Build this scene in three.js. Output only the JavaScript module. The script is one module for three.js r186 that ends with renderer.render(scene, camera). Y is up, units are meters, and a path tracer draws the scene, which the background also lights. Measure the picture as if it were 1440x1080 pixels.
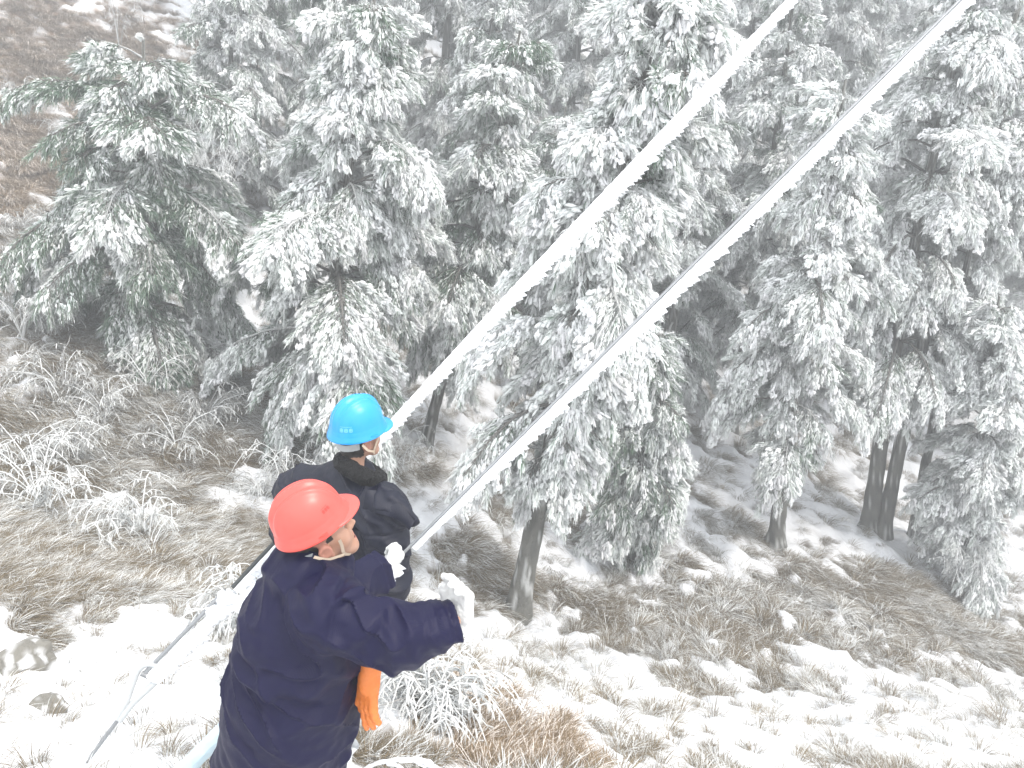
import * as THREE from 'three';
import { mergeGeometries } from 'three/addons/utils/BufferGeometryUtils.js';
import { ImprovedNoise } from 'three/addons/math/ImprovedNoise.js';

// ---------------------------------------------------------------- camera, sky, light, exposure
const scene = new THREE.Scene();
const CAM_Y = 3, PITCH = -22 * Math.PI / 180, ROLL = 5 * Math.PI / 180, FOCAL = 1100;
const camera = new THREE.PerspectiveCamera(2 * Math.atan(540 / FOCAL) * 180 / Math.PI, 4 / 3, 0.05, 400);
camera.rotation.order = 'YXZ';
camera.rotation.set(PITCH, 0, ROLL);
camera.position.set(0, CAM_Y, 0);
scene.add(camera);

const SKY = 1.0;
{
  const W = 64, H = 32, a = new Float32Array(W * H * 4);
  for (let j = 0; j < H; j++) for (let i = 0; i < W; i++) {
    const el = Math.sin(((j + 0.5) / H - 0.5) * Math.PI);
    const v = SKY * (0.80 + 0.28 * Math.max(0, el));
    const o = (j * W + i) * 4;
    a[o] = v * 0.975; a[o + 1] = v * 0.995; a[o + 2] = v * 1.03; a[o + 3] = 1;
  }
  const t = new THREE.DataTexture(a, W, H, THREE.RGBAFormat, THREE.FloatType);
  t.mapping = THREE.EquirectangularReflectionMapping; t.magFilter = THREE.LinearFilter; t.needsUpdate = true;
  scene.background = t; scene.environment = t;
}
const sun = new THREE.DirectionalLight(0xfff6ea, 1.2);
sun.position.set(14, 26, 2); sun.target.position.set(0, 0, -6);
sun.castShadow = true; sun.shadow.radius = 24; sun.shadow.mapSize.set(2048, 2048);
Object.assign(sun.shadow.camera, { left: -30, right: 30, top: 30, bottom: -30, near: 1, far: 90 });
scene.add(sun, sun.target);
scene.fog = new THREE.FogExp2(0xf3f7fb, 0.0165);
const renderer = new THREE.WebGLRenderer({ antialias: true });
renderer.toneMapping = THREE.LinearToneMapping;
renderer.toneMappingExposure = 3.5;
renderer.shadowMap.enabled = true;

// ---------------------------------------------------------------- helpers
const V = (x, y, z) => new THREE.Vector3(x, y, z);
const lerp = (a, b, t) => a + (b - a) * t, clamp = (x, a, b) => Math.min(b, Math.max(a, x));
const sst = (a, b, x) => { const t = clamp((x - a) / (b - a), 0, 1); return t * t * (3 - 2 * t); };
function rng(seed) { let s = seed >>> 0; return () => { s = (s + 0x6D2B79F5) | 0; let t = Math.imul(s ^ s >>> 15, 1 | s); t = t + Math.imul(t ^ t >>> 7, 61 | t) ^ t; return ((t ^ t >>> 14) >>> 0) / 4294967296; }; }
const PN = new ImprovedNoise();
const noise = (x, y, z = 0) => PN.noise(x, y, z);
const fbm = (x, y, z = 0, o = 4) => { let s = 0, a = 0.5; for (let i = 0; i < o; i++) { s += a * noise(x, y, z + i * 7.3); x *= 2.03; y *= 2.03; z *= 2.03; a *= 0.5; } return s; };
// a surveyed point: bearing (in a 1440x1080 sighting grid) and its depth
const SIGHT = new THREE.Matrix4().makeRotationFromEuler(new THREE.Euler(PITCH, 0, ROLL, 'YXZ'));
const ray = (x, y) => V((x - 720) / FOCAL, (540 - y) / FOCAL, -1).applyMatrix4(SIGHT);
const at = (x, y, d) => ray(x, y).multiplyScalar(d).add(V(0, CAM_Y, 0));
const onGround = (x, y, d) => { const r = ray(x, y); return r.multiplyScalar(d / -r.z).add(V(0, CAM_Y, 0)); };

const used = {};
function numbered(n) { used[n] = (used[n] || 0) + 1; return used[n] === 1 ? n : n + '_' + String(used[n] - 1).padStart(3, '0'); }
function tag(o, label, category, group, kind) { if (label) o.userData.label = label; if (category) o.userData.category = category; if (group) o.userData.group = group; if (kind) o.userData.kind = kind; return o; }
function mesh(name, geo, mat, parent) { const m = new THREE.Mesh(geo, mat); m.name = parent ? name : numbered(name); m.castShadow = m.receiveShadow = true; (parent || scene).add(m); return m; }
function thing(name, pos, label, category, group) { const g = new THREE.Group(); g.name = numbered(name); g.position.copy(pos); scene.add(g); return tag(g, label, category, group); }
const col = (r, g, b) => new THREE.Color().setRGB(r, g, b);
function noiseTex(size, fn, repeat = 1) {
  const a = new Uint8Array(size * size * 4);
  for (let j = 0; j < size; j++) for (let i = 0; i < size; i++) { const v = clamp(fn(i, j, size), 0, 255), o = (j * size + i) * 4; a[o] = a[o + 1] = a[o + 2] = v; a[o + 3] = 255; }
  const t = new THREE.DataTexture(a, size, size); t.wrapS = t.wrapT = THREE.RepeatWrapping; t.magFilter = THREE.LinearFilter; t.repeat.set(repeat, repeat); t.needsUpdate = true; return t;
}
const tileNoise = (i, j, n, f) => { // tileable noise by blending
  const u = i / n, v = j / n, g = (a, b) => noise(a * f, b * f, 3.1);
  return g(u, v) * (1 - u) * (1 - v) + g(u - 1, v) * u * (1 - v) + g(u, v - 1) * (1 - u) * v + g(u - 1, v - 1) * u * v;
};
const grainTex = noiseTex(256, (i, j, n) => 128 + 150 * tileNoise(i, j, n, 8) + 90 * tileNoise(i, j, n, 31));
const weaveTex = noiseTex(256, (i, j, n) => 128 + 34 * Math.sin((i + j) / n * Math.PI * 2 * 32) + 110 * tileNoise(i, j, n, 10) + 60 * tileNoise(i, j, n, 40), 6);
const barkTex = noiseTex(256, (i, j, n) => 128 + 190 * tileNoise(i * 3 % n, j, n, 9) + 80 * tileNoise(i, j, n, 40), 3);
const std = (c, roughness = 0.9, o = {}) => new THREE.MeshStandardMaterial({ color: c, roughness, ...o });
const vcol = (roughness = 0.9, o = {}) => new THREE.MeshStandardMaterial({ color: 0xffffff, vertexColors: true, roughness, ...o });

// triangle collector with vertex colours
class Bag {
  constructor() { this.p = []; this.c = []; this.i = []; }
  v(p, c) { this.p.push(p.x, p.y, p.z); this.c.push(c[0], c[1], c[2]); return this.p.length / 3 - 1; }
  tri(a, b, c) { this.i.push(a, b, c); }
  blade(pts, widths, side, c0, c1) { // thin tapering strip
    let l = -1, r = -1; const n = pts.length - 1;
    pts.forEach((p, k) => {
      const c = [0, 1, 2].map(q => lerp(c0[q], c1[q], k / n)), w = widths[k];
      if (k === n) { const t = this.v(p, c); this.tri(l, r, t); return; }
      const nl = this.v(p.clone().addScaledVector(side, -w), c), nr = this.v(p.clone().addScaledVector(side, w), c);
      if (k) { this.tri(l, r, nr); this.tri(l, nr, nl); }
      l = nl; r = nr;
    });
  }
  tube(pts, radii, c, n = 5, c1 = c) {
    let prev = null; const up = V(0.31, 0.83, 0.46);
    pts.forEach((p, k) => {
      const t = pts[Math.min(k + 1, pts.length - 1)].clone().sub(pts[Math.max(k - 1, 0)]).normalize();
      const a = t.clone().cross(up).normalize(), b = t.clone().cross(a), ring = [];
      const cc = [0, 1, 2].map(q => lerp(c[q], c1[q], k / (pts.length - 1)));
      for (let i = 0; i < n; i++) { const th = i / n * Math.PI * 2; ring.push(this.v(p.clone().addScaledVector(a, Math.cos(th) * radii[k]).addScaledVector(b, Math.sin(th) * radii[k]), cc)); }
      if (prev) for (let i = 0; i < n; i++) { const j = (i + 1) % n; this.tri(prev[i], ring[i], ring[j]); this.tri(prev[i], ring[j], prev[j]); }
      prev = ring;
    });
  }
  geo(uvScale = 1) {
    const g = new THREE.BufferGeometry();
    g.setAttribute('position', new THREE.Float32BufferAttribute(this.p, 3));
    g.setAttribute('color', new THREE.Float32BufferAttribute(this.c, 3));
    const uv = []; for (let k = 0; k < this.p.length; k += 3) uv.push((this.p[k] + this.p[k + 2] * 0.8) * uvScale, this.p[k + 1] * uvScale);
    g.setAttribute('uv', new THREE.Float32BufferAttribute(uv, 2));
    g.setIndex(this.i); g.computeVertexNormals(); return g;
  }
}

// ---------------------------------------------------------------- terrain
const ctrl = [];
for (const a of [[100, 1060, 3.1], [60, 860, 4.41], [100, 700, 7.53], [100, 550, 9.72], [60, 400, 12.93], [60, 250, 17.11], [50, 60, 24.03], [300, 700, 8.43], [350, 560, 11.36], [600, 1070, 3.1], [750, 1000, 3.9], [725, 870, 8.77], [650, 760, 9.79], [650, 620, 13.68], [880, 1040, 4.2], [1100, 1060, 4.82], [1300, 1000, 7.83], [1430, 950, 10.34], [950, 880, 9.47], [1200, 850, 11.2], [1400, 860, 12.6], [1090, 765, 12.54], [1220, 745, 14.13], [1280, 765, 14.61], [1025, 610, 17.81], [1420, 640, 19.14], [900, 600, 16.64]]) { const p = onGround(...a); ctrl.push([p.x, p.z, p.y]); }
ctrl.push([-0.65, -2.25, 0.04], [-0.7, -3.2, -0.2], [-1.9, -2.2, -0.05], [0, 0, 1.3], [0, -1, 0.72], [-4, 0, 1.2], [4, 0, 0.4], [2.2, -2, -0.3], [6, -3, -1.2], [-6, -3, 0.3], [-10.0, -7.5, -0.5], [16.7, -10.02, -6.35], [-10.58, -23.81, 1.68], [0.0, -24.92, -1.4], [12.94, -27.5, -4.12], [-20.47, -35.82, 8.12], [0.0, -41.1, 4.47], [26.51, -46.39, -0.31], [-30.96, -58.06, 19.77], [0.0, -66.11, 16.22], [43.24, -74.84, 11.32], [-30.0, -15.0, 4.25], [36.74, -20.04, -5.35], [-30, 2, 4], [0, 10, 3.5], [30, 2, 0], [-17.5, -15.0, 1.5]);
const K2 = r2 => r2 < 1e-9 ? 0 : 0.5 * r2 * Math.log(r2);
const tps = (() => { // thin plate spline through the surveyed heights, slightly relaxed
  const n = ctrl.length, m = n + 3, A = [];
  for (let i = 0; i < m; i++) A.push(new Float64Array(m + 1));
  for (let i = 0; i < n; i++) {
    for (let j = 0; j < n; j++) A[i][j] = K2((ctrl[i][0] - ctrl[j][0]) ** 2 + (ctrl[i][1] - ctrl[j][1]) ** 2) + (i === j ? 0.4 : 0);
    A[i][n] = A[n][i] = 1; A[i][n + 1] = A[n + 1][i] = ctrl[i][0]; A[i][n + 2] = A[n + 2][i] = ctrl[i][1]; A[i][m] = ctrl[i][2];
  }
  for (let k = 0; k < m; k++) {
    let p = k; for (let i = k + 1; i < m; i++) if (Math.abs(A[i][k]) > Math.abs(A[p][k])) p = i;
    [A[k], A[p]] = [A[p], A[k]];
    for (let i = 0; i < m; i++) if (i !== k) { const f = A[i][k] / A[k][k]; if (f) for (let j = k; j <= m; j++) A[i][j] -= f * A[k][j]; }
  }
  return A.map((r, i) => r[m] / r[i]);
})();
function baseH(x, z) {
  const n = ctrl.length; let s = tps[n] + tps[n + 1] * x + tps[n + 2] * z;
  for (let i = 0; i < n; i++) s += tps[i] * K2((x - ctrl[i][0]) ** 2 + (z - ctrl[i][1]) ** 2);
  return s;
}
// how much snow lies here (0 bare thatch, 1 snow): broad patches seen on the slope, broken up by noise
const sighted = (px, py) => { const r = ray(px, py); let t = 2.2; while (t < 60 && CAM_Y + r.y * t > baseH(r.x * t, r.z * t)) t += 0.05; return [r.x * t, r.z * t]; };
const patches = [[760, 930, .9, .9], [700, 905, .6, .8], [830, 1000, .5, .9], [610, 700, .6, .6], [620, 625, .8, .7], [150, 1000, .6, .8], [260, 1020, .5, .8], [50, 1050, .5, .6], [1000, 1005, .5, .5], [1050, 1040, .7, .8], [1180, 1020, .9, .9], [1320, 1010, .9, .9], [1400, 960, .7, .6], [900, 960, .5, .5], [1180, 940, .5, .5], [1060, 690, 1.3, .3], [1240, 765, 1.1, .6], [1340, 730, 1.2, .5], [100, 720, .4, .5], [330, 690, .5, .3], [320, 400, 1.2, .6],
  [950, 900, .8, -.9], [1050, 865, .8, -.7], [1170, 850, .9, -.8], [1290, 860, .9, -.8], [1390, 910, .8, -.7], [730, 1060, .4, -.8], [640, 1010, .25, -.6], [670, 800, .6, -.7], [250, 760, .8, -.8], [120, 830, .7, -.8], [300, 820, .7, -.7], [60, 760, .8, -.7], [200, 680, .8, -.6], [90, 620, .9, -.7], [330, 620, .8, -.5], [600, 600, .6, -.5], [690, 690, .6, -.5], [150, 500, 1.6, -.7], [250, 600, 1.1, -.6], [60, 80, 5, -.6], [60, 250, 3, -.4]].map(([a, b, r, w]) => [...sighted(a, b), r, w]);
const mound = (x, z) => noise(x * 2.6, z * 2.2, 3.3) * 0.7 + 0.4 * noise(x * 5.7, z * 5.2, 1.1);
function snowAt(x, z) {
  let s = 0.36 + 0.9 * fbm(x * 0.9 + 5, z * 0.9, 2, 3) + 1.0 * fbm(x * 3.3, z * 3.3, 9, 3) + 0.9 * mound(x, z);
  for (const [px, pz, r, w] of patches) s += w * Math.exp(-((x - px) ** 2 + (z - pz) ** 2) / (r * r));
  return s;
}
function groundH(x, z) {
  const near = sst(0.5, 2.0, Math.hypot(x + 0.65, z + 2.5));
  const s = snowAt(x, z);
  return baseH(x, z) + (0.20 * fbm(x * 0.8, z * 0.8, 1, 3) + (0.11 + 0.12 * sst(-4.5, -9, z)) * mound(x, z) + 0.05 * Math.abs(fbm(x * 7 + 3, z * 7, 4, 2)) + 0.05 * fbm(x * 6, z * 6, 2, 2)) * (0.25 + 0.75 * near) + 0.03 * sst(-0.05, 0.25, s) + 0.014 * noise(x * 21, z * 21, 5);
}
{
  const N = 560, p = [], c = [], uv = [], idx = [];
  const wx = u => 60 * (0.16 * u + 0.84 * u * u * u), wz = u => u < 0.16 ? lerp(14, 0, u / 0.16) : -(90 * (0.16 * ((u - 0.16) / 0.84) + 0.84 * Math.pow((u - 0.16) / 0.84, 2.6)));
  for (let j = 0; j <= N; j++) for (let i = 0; i <= N; i++) {
    const x = wx(i / N * 2 - 1) + 0.4, z = wz(j / N), s = snowAt(x, z);
    p.push(x, groundH(x, z), z); uv.push(x * 1.3, z * 1.3);
    const w = sst(-0.12, 0.22, s + 0.3 * noise(x * 17, z * 17, 8)), b = 0.5 + 0.5 * noise(x * 2.3, z * 2.3, 6), o = sst(-9, -15, x + 0.8 * noise(x, z));
    const br = [lerp(0.11, 0.19, b) + 0.14 * o, lerp(0.09, 0.15, b) + 0.05 * o, lerp(0.065, 0.105, b)];
    c.push(lerp(br[0], 0.83, w), lerp(br[1], 0.84, w), lerp(br[2], 0.86, w));
  }
  for (let j = 0; j < N; j++) for (let i = 0; i < N; i++) { const a = j * (N + 1) + i, b = a + 1, d = a + N + 1; idx.push(a, b, d, b, d + 1, d); }
  const g = new THREE.BufferGeometry();
  g.setAttribute('position', new THREE.Float32BufferAttribute(p, 3)); g.setAttribute('color', new THREE.Float32BufferAttribute(c, 3)); g.setAttribute('uv', new THREE.Float32BufferAttribute(uv, 2));
  g.setIndex(idx); g.computeVertexNormals();
  tag(mesh('hillside', g, vcol(0.95, { bumpMap: grainTex, bumpScale: 0.02 })), 'snow-dusted hillside of dead grass and frozen earth', 'hillside', null, 'structure');
}

// ---------------------------------------------------------------- grass, tussock by tussock
const FROST = [0.82, 0.835, 0.83], DRY = [0.235, 0.185, 0.115], DRYDARK = [0.10, 0.082, 0.055], NEEDLE = [0.075, 0.16, 0.095], NEEDLE2 = [0.115, 0.185, 0.105], TWIG = [0.10, 0.085, 0.07];
const mix3 = (a, b, t) => [0, 1, 2].map(i => lerp(a[i], b[i], t));
function tussock(seed, frost, n = 90) {
  const R = rng(seed), b = new Bag();
  for (let k = 0; k < n; k++) {
    const th = R() * 6.283, ro = 0.12 * Math.sqrt(R()), lean = 0.06 + 0.24 * R(), h = 0.06 + 0.17 * R();
    const dir = V(Math.cos(th), 0, Math.sin(th) + 0.75).multiplyScalar(lean), p0 = V(Math.cos(th) * ro, -0.03, Math.sin(th) * ro);
    const pts = [0, 0.35, 0.7, 1].map(s => p0.clone().addScaledVector(dir, s * (0.5 + 0.5 * s)).add(V(0, h * (1.9 * s - 1.75 * s * s), 0)));
    const w = 0.0012 + 0.0016 * R(), side = V(-Math.sin(th), 0.25 * (R() - 0.5), Math.cos(th)).normalize();
    const icy = R() < frost, base = mix3(DRYDARK, DRY, R());
    b.blade(pts, [w, w * 1.1, w * 0.9, 0].map(x => icy ? x * 1.35 : x), side, icy ? mix3(base, FROST, 0.55) : base, icy ? FROST : mix3(base, DRY, 0.5));
  }
  return b.geo();
}
const grassMat = vcol(0.92);
function scatter(name, geo, mats, colors, label, mat = grassMat) {
  const im = new THREE.InstancedMesh(geo, mat, mats.length); im.name = numbered(name);
  mats.forEach((m, i) => { im.setMatrixAt(i, m); if (colors) im.setColorAt(i, colors[i]); });
  im.castShadow = im.receiveShadow = true; scene.add(im); return tag(im, label, 'grass', null, 'stuff');
}
{
  const R = rng(77), lists = [[], [], [], []], cols = [[], [], [], []], q = new THREE.Quaternion(), e = new THREE.Euler();
  let tries = 0;
  while (lists[0].length + lists[1].length + lists[2].length + lists[3].length < 42000 && tries++ < 500000) {
    const d = 2.4 + 32 * Math.pow(R(), 1.5), x = (R() * 2 - 1) * (d * 0.78 + 1.2) + 0.1, z = -d;
    const s = snowAt(x, z) + 0.1;
    if (R() < sst(-0.1, 0.40, s) * 0.985) continue;
    if (Math.hypot(x + 0.65, z + 2.3) < 0.55 || Math.hypot(x + 0.75, z + 3.3) < 0.4) continue;
    const y = groundH(x, z), gx = baseH(x + 0.3, z) - baseH(x - 0.3, z), gz = baseH(x, z + 0.3) - baseH(x, z - 0.3);
    const yaw = Math.atan2(-gx, -gz) + (R() - 0.5) * 2.2, sc = (0.55 + 0.75 * R()) * lerp(0.45, 1.05, sst(3.5, 13, d)) * (1 + 0.25 * noise(x, z));
    const orange = (x < -10 ? 0.7 : 0) + (Math.hypot(x - 0.1, z + 3.6) < 0.7 ? 0.6 : 0), pale = clamp(0.5 + 1.1 * fbm(x * 0.7, z * 0.7, 12, 2), 0, 1);
    let k = R() < 0.30 - orange * 0.4 + (pale - 0.5) * 0.9 ? 2 : 0; k += R() < 0.5 ? 1 : 0;
    e.set((R() - 0.5) * 0.3, yaw, (R() - 0.5) * 0.3, 'YXZ'); q.setFromEuler(e);
    lists[k].push(new THREE.Matrix4().compose(V(x, y - 0.01, z), q, V(sc, sc * (0.8 + 0.4 * R()), sc)));
    const v = 0.75 + 0.5 * R(); cols[k].push(col(v * (1 + 0.18 * orange), v, v * (1 - 0.12 * orange)));
  }
  scatter('dry_grass', tussock(1, 0.12), lists[0], cols[0], 'brown dead grass tussocks drooping down the slope');
  scatter('dry_grass', tussock(2, 0.25), lists[1], cols[1], 'straw-coloured dead grass tussocks with a little rime');
  scatter('frosted_grass', tussock(3, 0.6), lists[2], cols[2], 'half frosted grass tussocks over the slope');
  scatter('frosted_grass', tussock(4, 0.88), lists[3], cols[3], 'white rime-coated grass tussocks over the slope');
}

// ---------------------------------------------------------------- pines under rime
function tuft(seed, frost, n = 44, fat = 1) { // a hanging needle shoot along +z, each needle its own strip
  const R = rng(seed), b = new Bag(), L = 0.115;
  b.tube([V(0, 0, 0), V(0, 0.004, L * 0.5), V(0, -0.004, L)], [0.005, 0.005, 0.003], frost > 0.5 ? mix3(TWIG, FROST, 0.7) : TWIG, 4);
  for (let k = 0; k < n; k++) {
    const th = R() * 6.283, z0 = L * (0.05 + 0.95 * R()), out = 0.35 + 1.0 * R(), len = 0.045 + 0.065 * R();
    const rd = V(Math.cos(th), Math.sin(th), 0), p0 = V(0, 0, z0);
    const p1 = p0.clone().addScaledVector(rd, Math.sin(out) * len * 0.5).add(V(0, 0, Math.cos(out) * len * 0.5));
    const o2 = out * (0.2 + 0.5 * R()), p2 = p1.clone().addScaledVector(rd, Math.sin(o2) * len * 0.5).add(V((R() - .5) * .02, (R() - .5) * .02, Math.cos(o2) * len * 0.55));
    const icy = R() < frost, w = (icy ? 0.0036 : 0.0022) * (0.7 + 0.6 * R()), green = mix3(NEEDLE, NEEDLE2, R());
    const side = V(-Math.sin(th), Math.cos(th), 0);
    b.blade([p0, p1, p2], [w, w * 1.15, 0], side, icy ? mix3(green, FROST, 0.6) : green, icy ? FROST : mix3(green, FROST, 0.2));
  }
  for (let k = 0; k < Math.round(frost * (fat > 1 ? 15 : 9)); k++) { // rime lumps sitting among the needles
    const th = R() * 6.283, z0 = L * (0.2 + 1.0 * R()), r = (0.005 + 0.008 * R()) * fat, l = (0.012 + 0.022 * R()) * Math.sqrt(fat), o = 0.026 * R() * fat;
    const c = V(Math.cos(th) * o, Math.sin(th) * o, z0), d = V((R() - 0.5) * 1.2, (R() - 0.5) * 1.2, 1).normalize();
    b.tube([-1, -0.45, 0.3, 0.75, 1].map(s => c.clone().addScaledVector(d, s * l)), [0.001, r * 0.8, r, r * 0.75, 0.001], FROST, 5);
  }
  return b.geo();
}
const tufts = [[tuft(11, 0.95), tuft(12, 0.85), tuft(17, 0.95, 26, 1.8)], [tuft(13, 0.5), tuft(14, 0.38), tuft(18, 0.45, 50, 1.3)], [tuft(15, 0.12), tuft(16, 0.06), tuft(19, 0.1, 54)]];
const needleMat = vcol(0.85, {}), barkMat = vcol(0.95, { bumpMap: barkTex, bumpScale: 0.012 });
const dm = new THREE.Matrix4();
let tally = 0;
function pine(o) {
  const { x, z, h, lean = [0, 0], r = 0.1, cb = 0.15, spread = 1.4, frost = 0.5, seed, label, group, step = 0.46, dens = 1.25, twin = false, shape = 0.75, droop = 0.8 } = o;
  const R = rng(seed * 7919 + 13), g = thing('pine_tree', V(x, groundH(x, z) - 0.05, z), label, 'pine tree', group);
  const wood = new Bag(), put = [[[], [], []], [[], [], []], [[], [], []]], pc = [[[], [], []], [[], [], []], [[], [], []]];
  const bend = [(R() - 0.5) * 0.12, (R() - 0.5) * 0.12];
  const axis = t => V(lean[0] * t + bend[0] * Math.sin(t * 3.1) * h * 0.2, h * t, lean[1] * t + bend[1] * Math.sin(t * 3.1) * h * 0.2);
  const stem = (off, rs) => {
    const pts = [], rad = [], NS = 60, n = 22; let prev = null;
    for (let k = 0; k <= NS; k++) {
      const t = k / NS; const c = axis(t).add(V(off[0] * (1 + t * 2), 0, off[1] * (1 + t * 2))), rr = rs * (1 - 0.9 * t) * (1 + 0.55 * Math.exp(-t * h * 5)) + 0.006, ring = [];
      for (let i = 0; i < n; i++) {
        const th = i / n * 6.2832, q = rr * (1 + 0.2 * noise(Math.cos(th) * 2 + seed, t * h * 2, Math.sin(th) * 2) + 0.14 * noise(th * 4, t * h * 9, seed)), w = 0.6 + 0.6 * noise(th * 1.4, t * h * 3, seed);
        const rime = noise(Math.cos(th) * 5, t * h * 3.2, Math.sin(th) * 5 + seed) + 0.5 * noise(th * 6, t * h * 14, seed) > 0.3 ? 0.5 : 0.04;
        ring.push(wood.v(c.clone().add(V(Math.cos(th) * q, 0, Math.sin(th) * q)), mix3([0.13 * w + 0.04, 0.125 * w + 0.04, 0.105 * w + 0.035], FROST, rime)));
      }
      if (prev) for (let i = 0; i < n; i++) { const j = (i + 1) % n; wood.tri(prev[i], ring[i], ring[j]); wood.tri(prev[i], ring[j], prev[j]); }
      prev = ring;
    }
  };
  stem([0, 0], r); if (twin) stem([r * 1.6, r * 0.4], r * 0.85);
  const q = new THREE.Quaternion(), e = new THREE.Euler();
  const addTuft = (p, dir, tip) => {
    const rime = clamp(frost + 1.1 * fbm((p.x + x) * 1.1, p.y * 1.1, (p.z + z) * 1.1 + seed, 2) + (tip - 0.5) * 0.25 + (R() - 0.5) * 0.35, 0, 1);
    const k = rime > 0.50 ? 0 : rime > 0.24 ? 1 : 2, v = Math.floor(R() * 3), sc = 0.95 + 0.65 * R();
    const yaw = Math.atan2(dir.x, dir.z), pitch = clamp(Math.atan2(-dir.y, Math.hypot(dir.x, dir.z)) + droop * (0.3 + 1.3 * R()), -0.4, 1.55);
    e.set(pitch, yaw + (R() - 0.5) * 0.9, R() * 6.28, 'YXZ'); q.setFromEuler(e);
    put[k][v].push(new THREE.Matrix4().compose(p, q, V(sc, sc, sc * (0.9 + 0.5 * R()))));
    const w = 0.82 + 0.36 * R(); pc[k][v].push(col(w, w * (0.98 + 0.04 * R()), w));
  };
  for (let y = cb * h; y < h * 0.985; y += step * (0.7 + 0.6 * R()) * (1 - 0.35 * y / h)) {
    const t = y / h, u = (t - cb) / (1 - cb), prof = spread * Math.pow(1 - u, shape) * (0.55 + 0.45 * sst(0, 0.18, u)) + 0.12, nb = 4 + Math.floor(R() * 3), a0 = R() * 6.28;
    for (let k = 0; k < nb; k++) {
      if (R() < 0.14) continue;
      const az = a0 + k / nb * 6.283 + (R() - 0.5) * 0.9, L = prof * (0.45 + 0.6 * R()) * clamp(1 + 1.1 * noise(Math.cos(az) * 1.3 + seed * 3.7, y * 0.75, Math.sin(az) * 1.3), 0.35, 1.6), rise = lerp(0.18, 0.75, u) + (R() - 0.5) * 0.2, sag = lerp(0.62, 0.5, u) * (0.8 + 0.5 * R());
      const d = V(Math.cos(az), 0, Math.sin(az)), b0 = axis(t);
      const P = s => b0.clone().addScaledVector(d, L * s * (1 - 0.12 * s)).add(V(0, L * (rise * s - sag * s * s), 0));
      const pts = [0, 0.25, 0.5, 0.75, 1].map(P), rb = 0.008 + 0.011 * L;
      const wc = mix3([0.11, 0.10, 0.085], FROST, R() < 0.45 ? 0.6 : 0.1);
      wood.tube(pts, [rb, rb * 0.8, rb * 0.6, rb * 0.4, 0.004], wc, 5);
      const ns = Math.max(2, Math.round(L / 0.17 * dens));
      for (let m = 0; m <= ns; m++) {
        const s = lerp(0.36, 1, m / ns), p = P(s), tan = P(Math.min(1, s + 0.03)).sub(P(s - 0.03)).normalize();
        if (m === ns) { for (let w = 0; w < 6; w++) addTuft(p.clone().add(V((R() - .5) * .14, (R() - .5) * .10, (R() - .5) * .14)), tan, 1); continue; }
        for (const sd of [-1, 1]) {
          const ang = sd * (0.6 + 0.5 * R()), l = (0.16 + 0.30 * L * (1 - s * 0.75)) * (0.6 + 0.7 * R());
          const td = tan.clone().applyAxisAngle(V(0, 1, 0), ang); td.y += 0.12 - 0.25 * R(); td.normalize();
          const T = q2 => p.clone().addScaledVector(td, l * q2).add(V(0, -0.35 * l * q2 * q2, 0));
          wood.tube([T(0), T(0.5), T(1)], [0.006, 0.005, 0.003], wc, 3);
          const nt = Math.max(1, Math.round(l / 0.085 * dens));
          for (let w = 1; w <= nt; w++) addTuft(T(w / nt), td, s * 0.6 + 0.4 * w / nt);
        }
      }
    }
  }
  addTuft(axis(1), V(0, 1, 0.1), 1);
  tally += put.flat().reduce((a, l) => a + l.length, 0);
  mesh('trunk', wood.geo(), barkMat, g);
  put.forEach((a, k) => a.forEach((list, v) => {
    if (!list.length) return;
    const im = new THREE.InstancedMesh(tufts[k][v], needleMat, list.length); im.name = ['rime_foliage', 'frosted_foliage', 'green_foliage'][k];
    list.forEach((m, i) => { im.setMatrixAt(i, m); im.setColorAt(i, pc[k][v][i]); });
    im.castShadow = im.receiveShadow = true; im.userData.kind = 'stuff'; g.add(im);
  }));
  return g;
}
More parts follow.
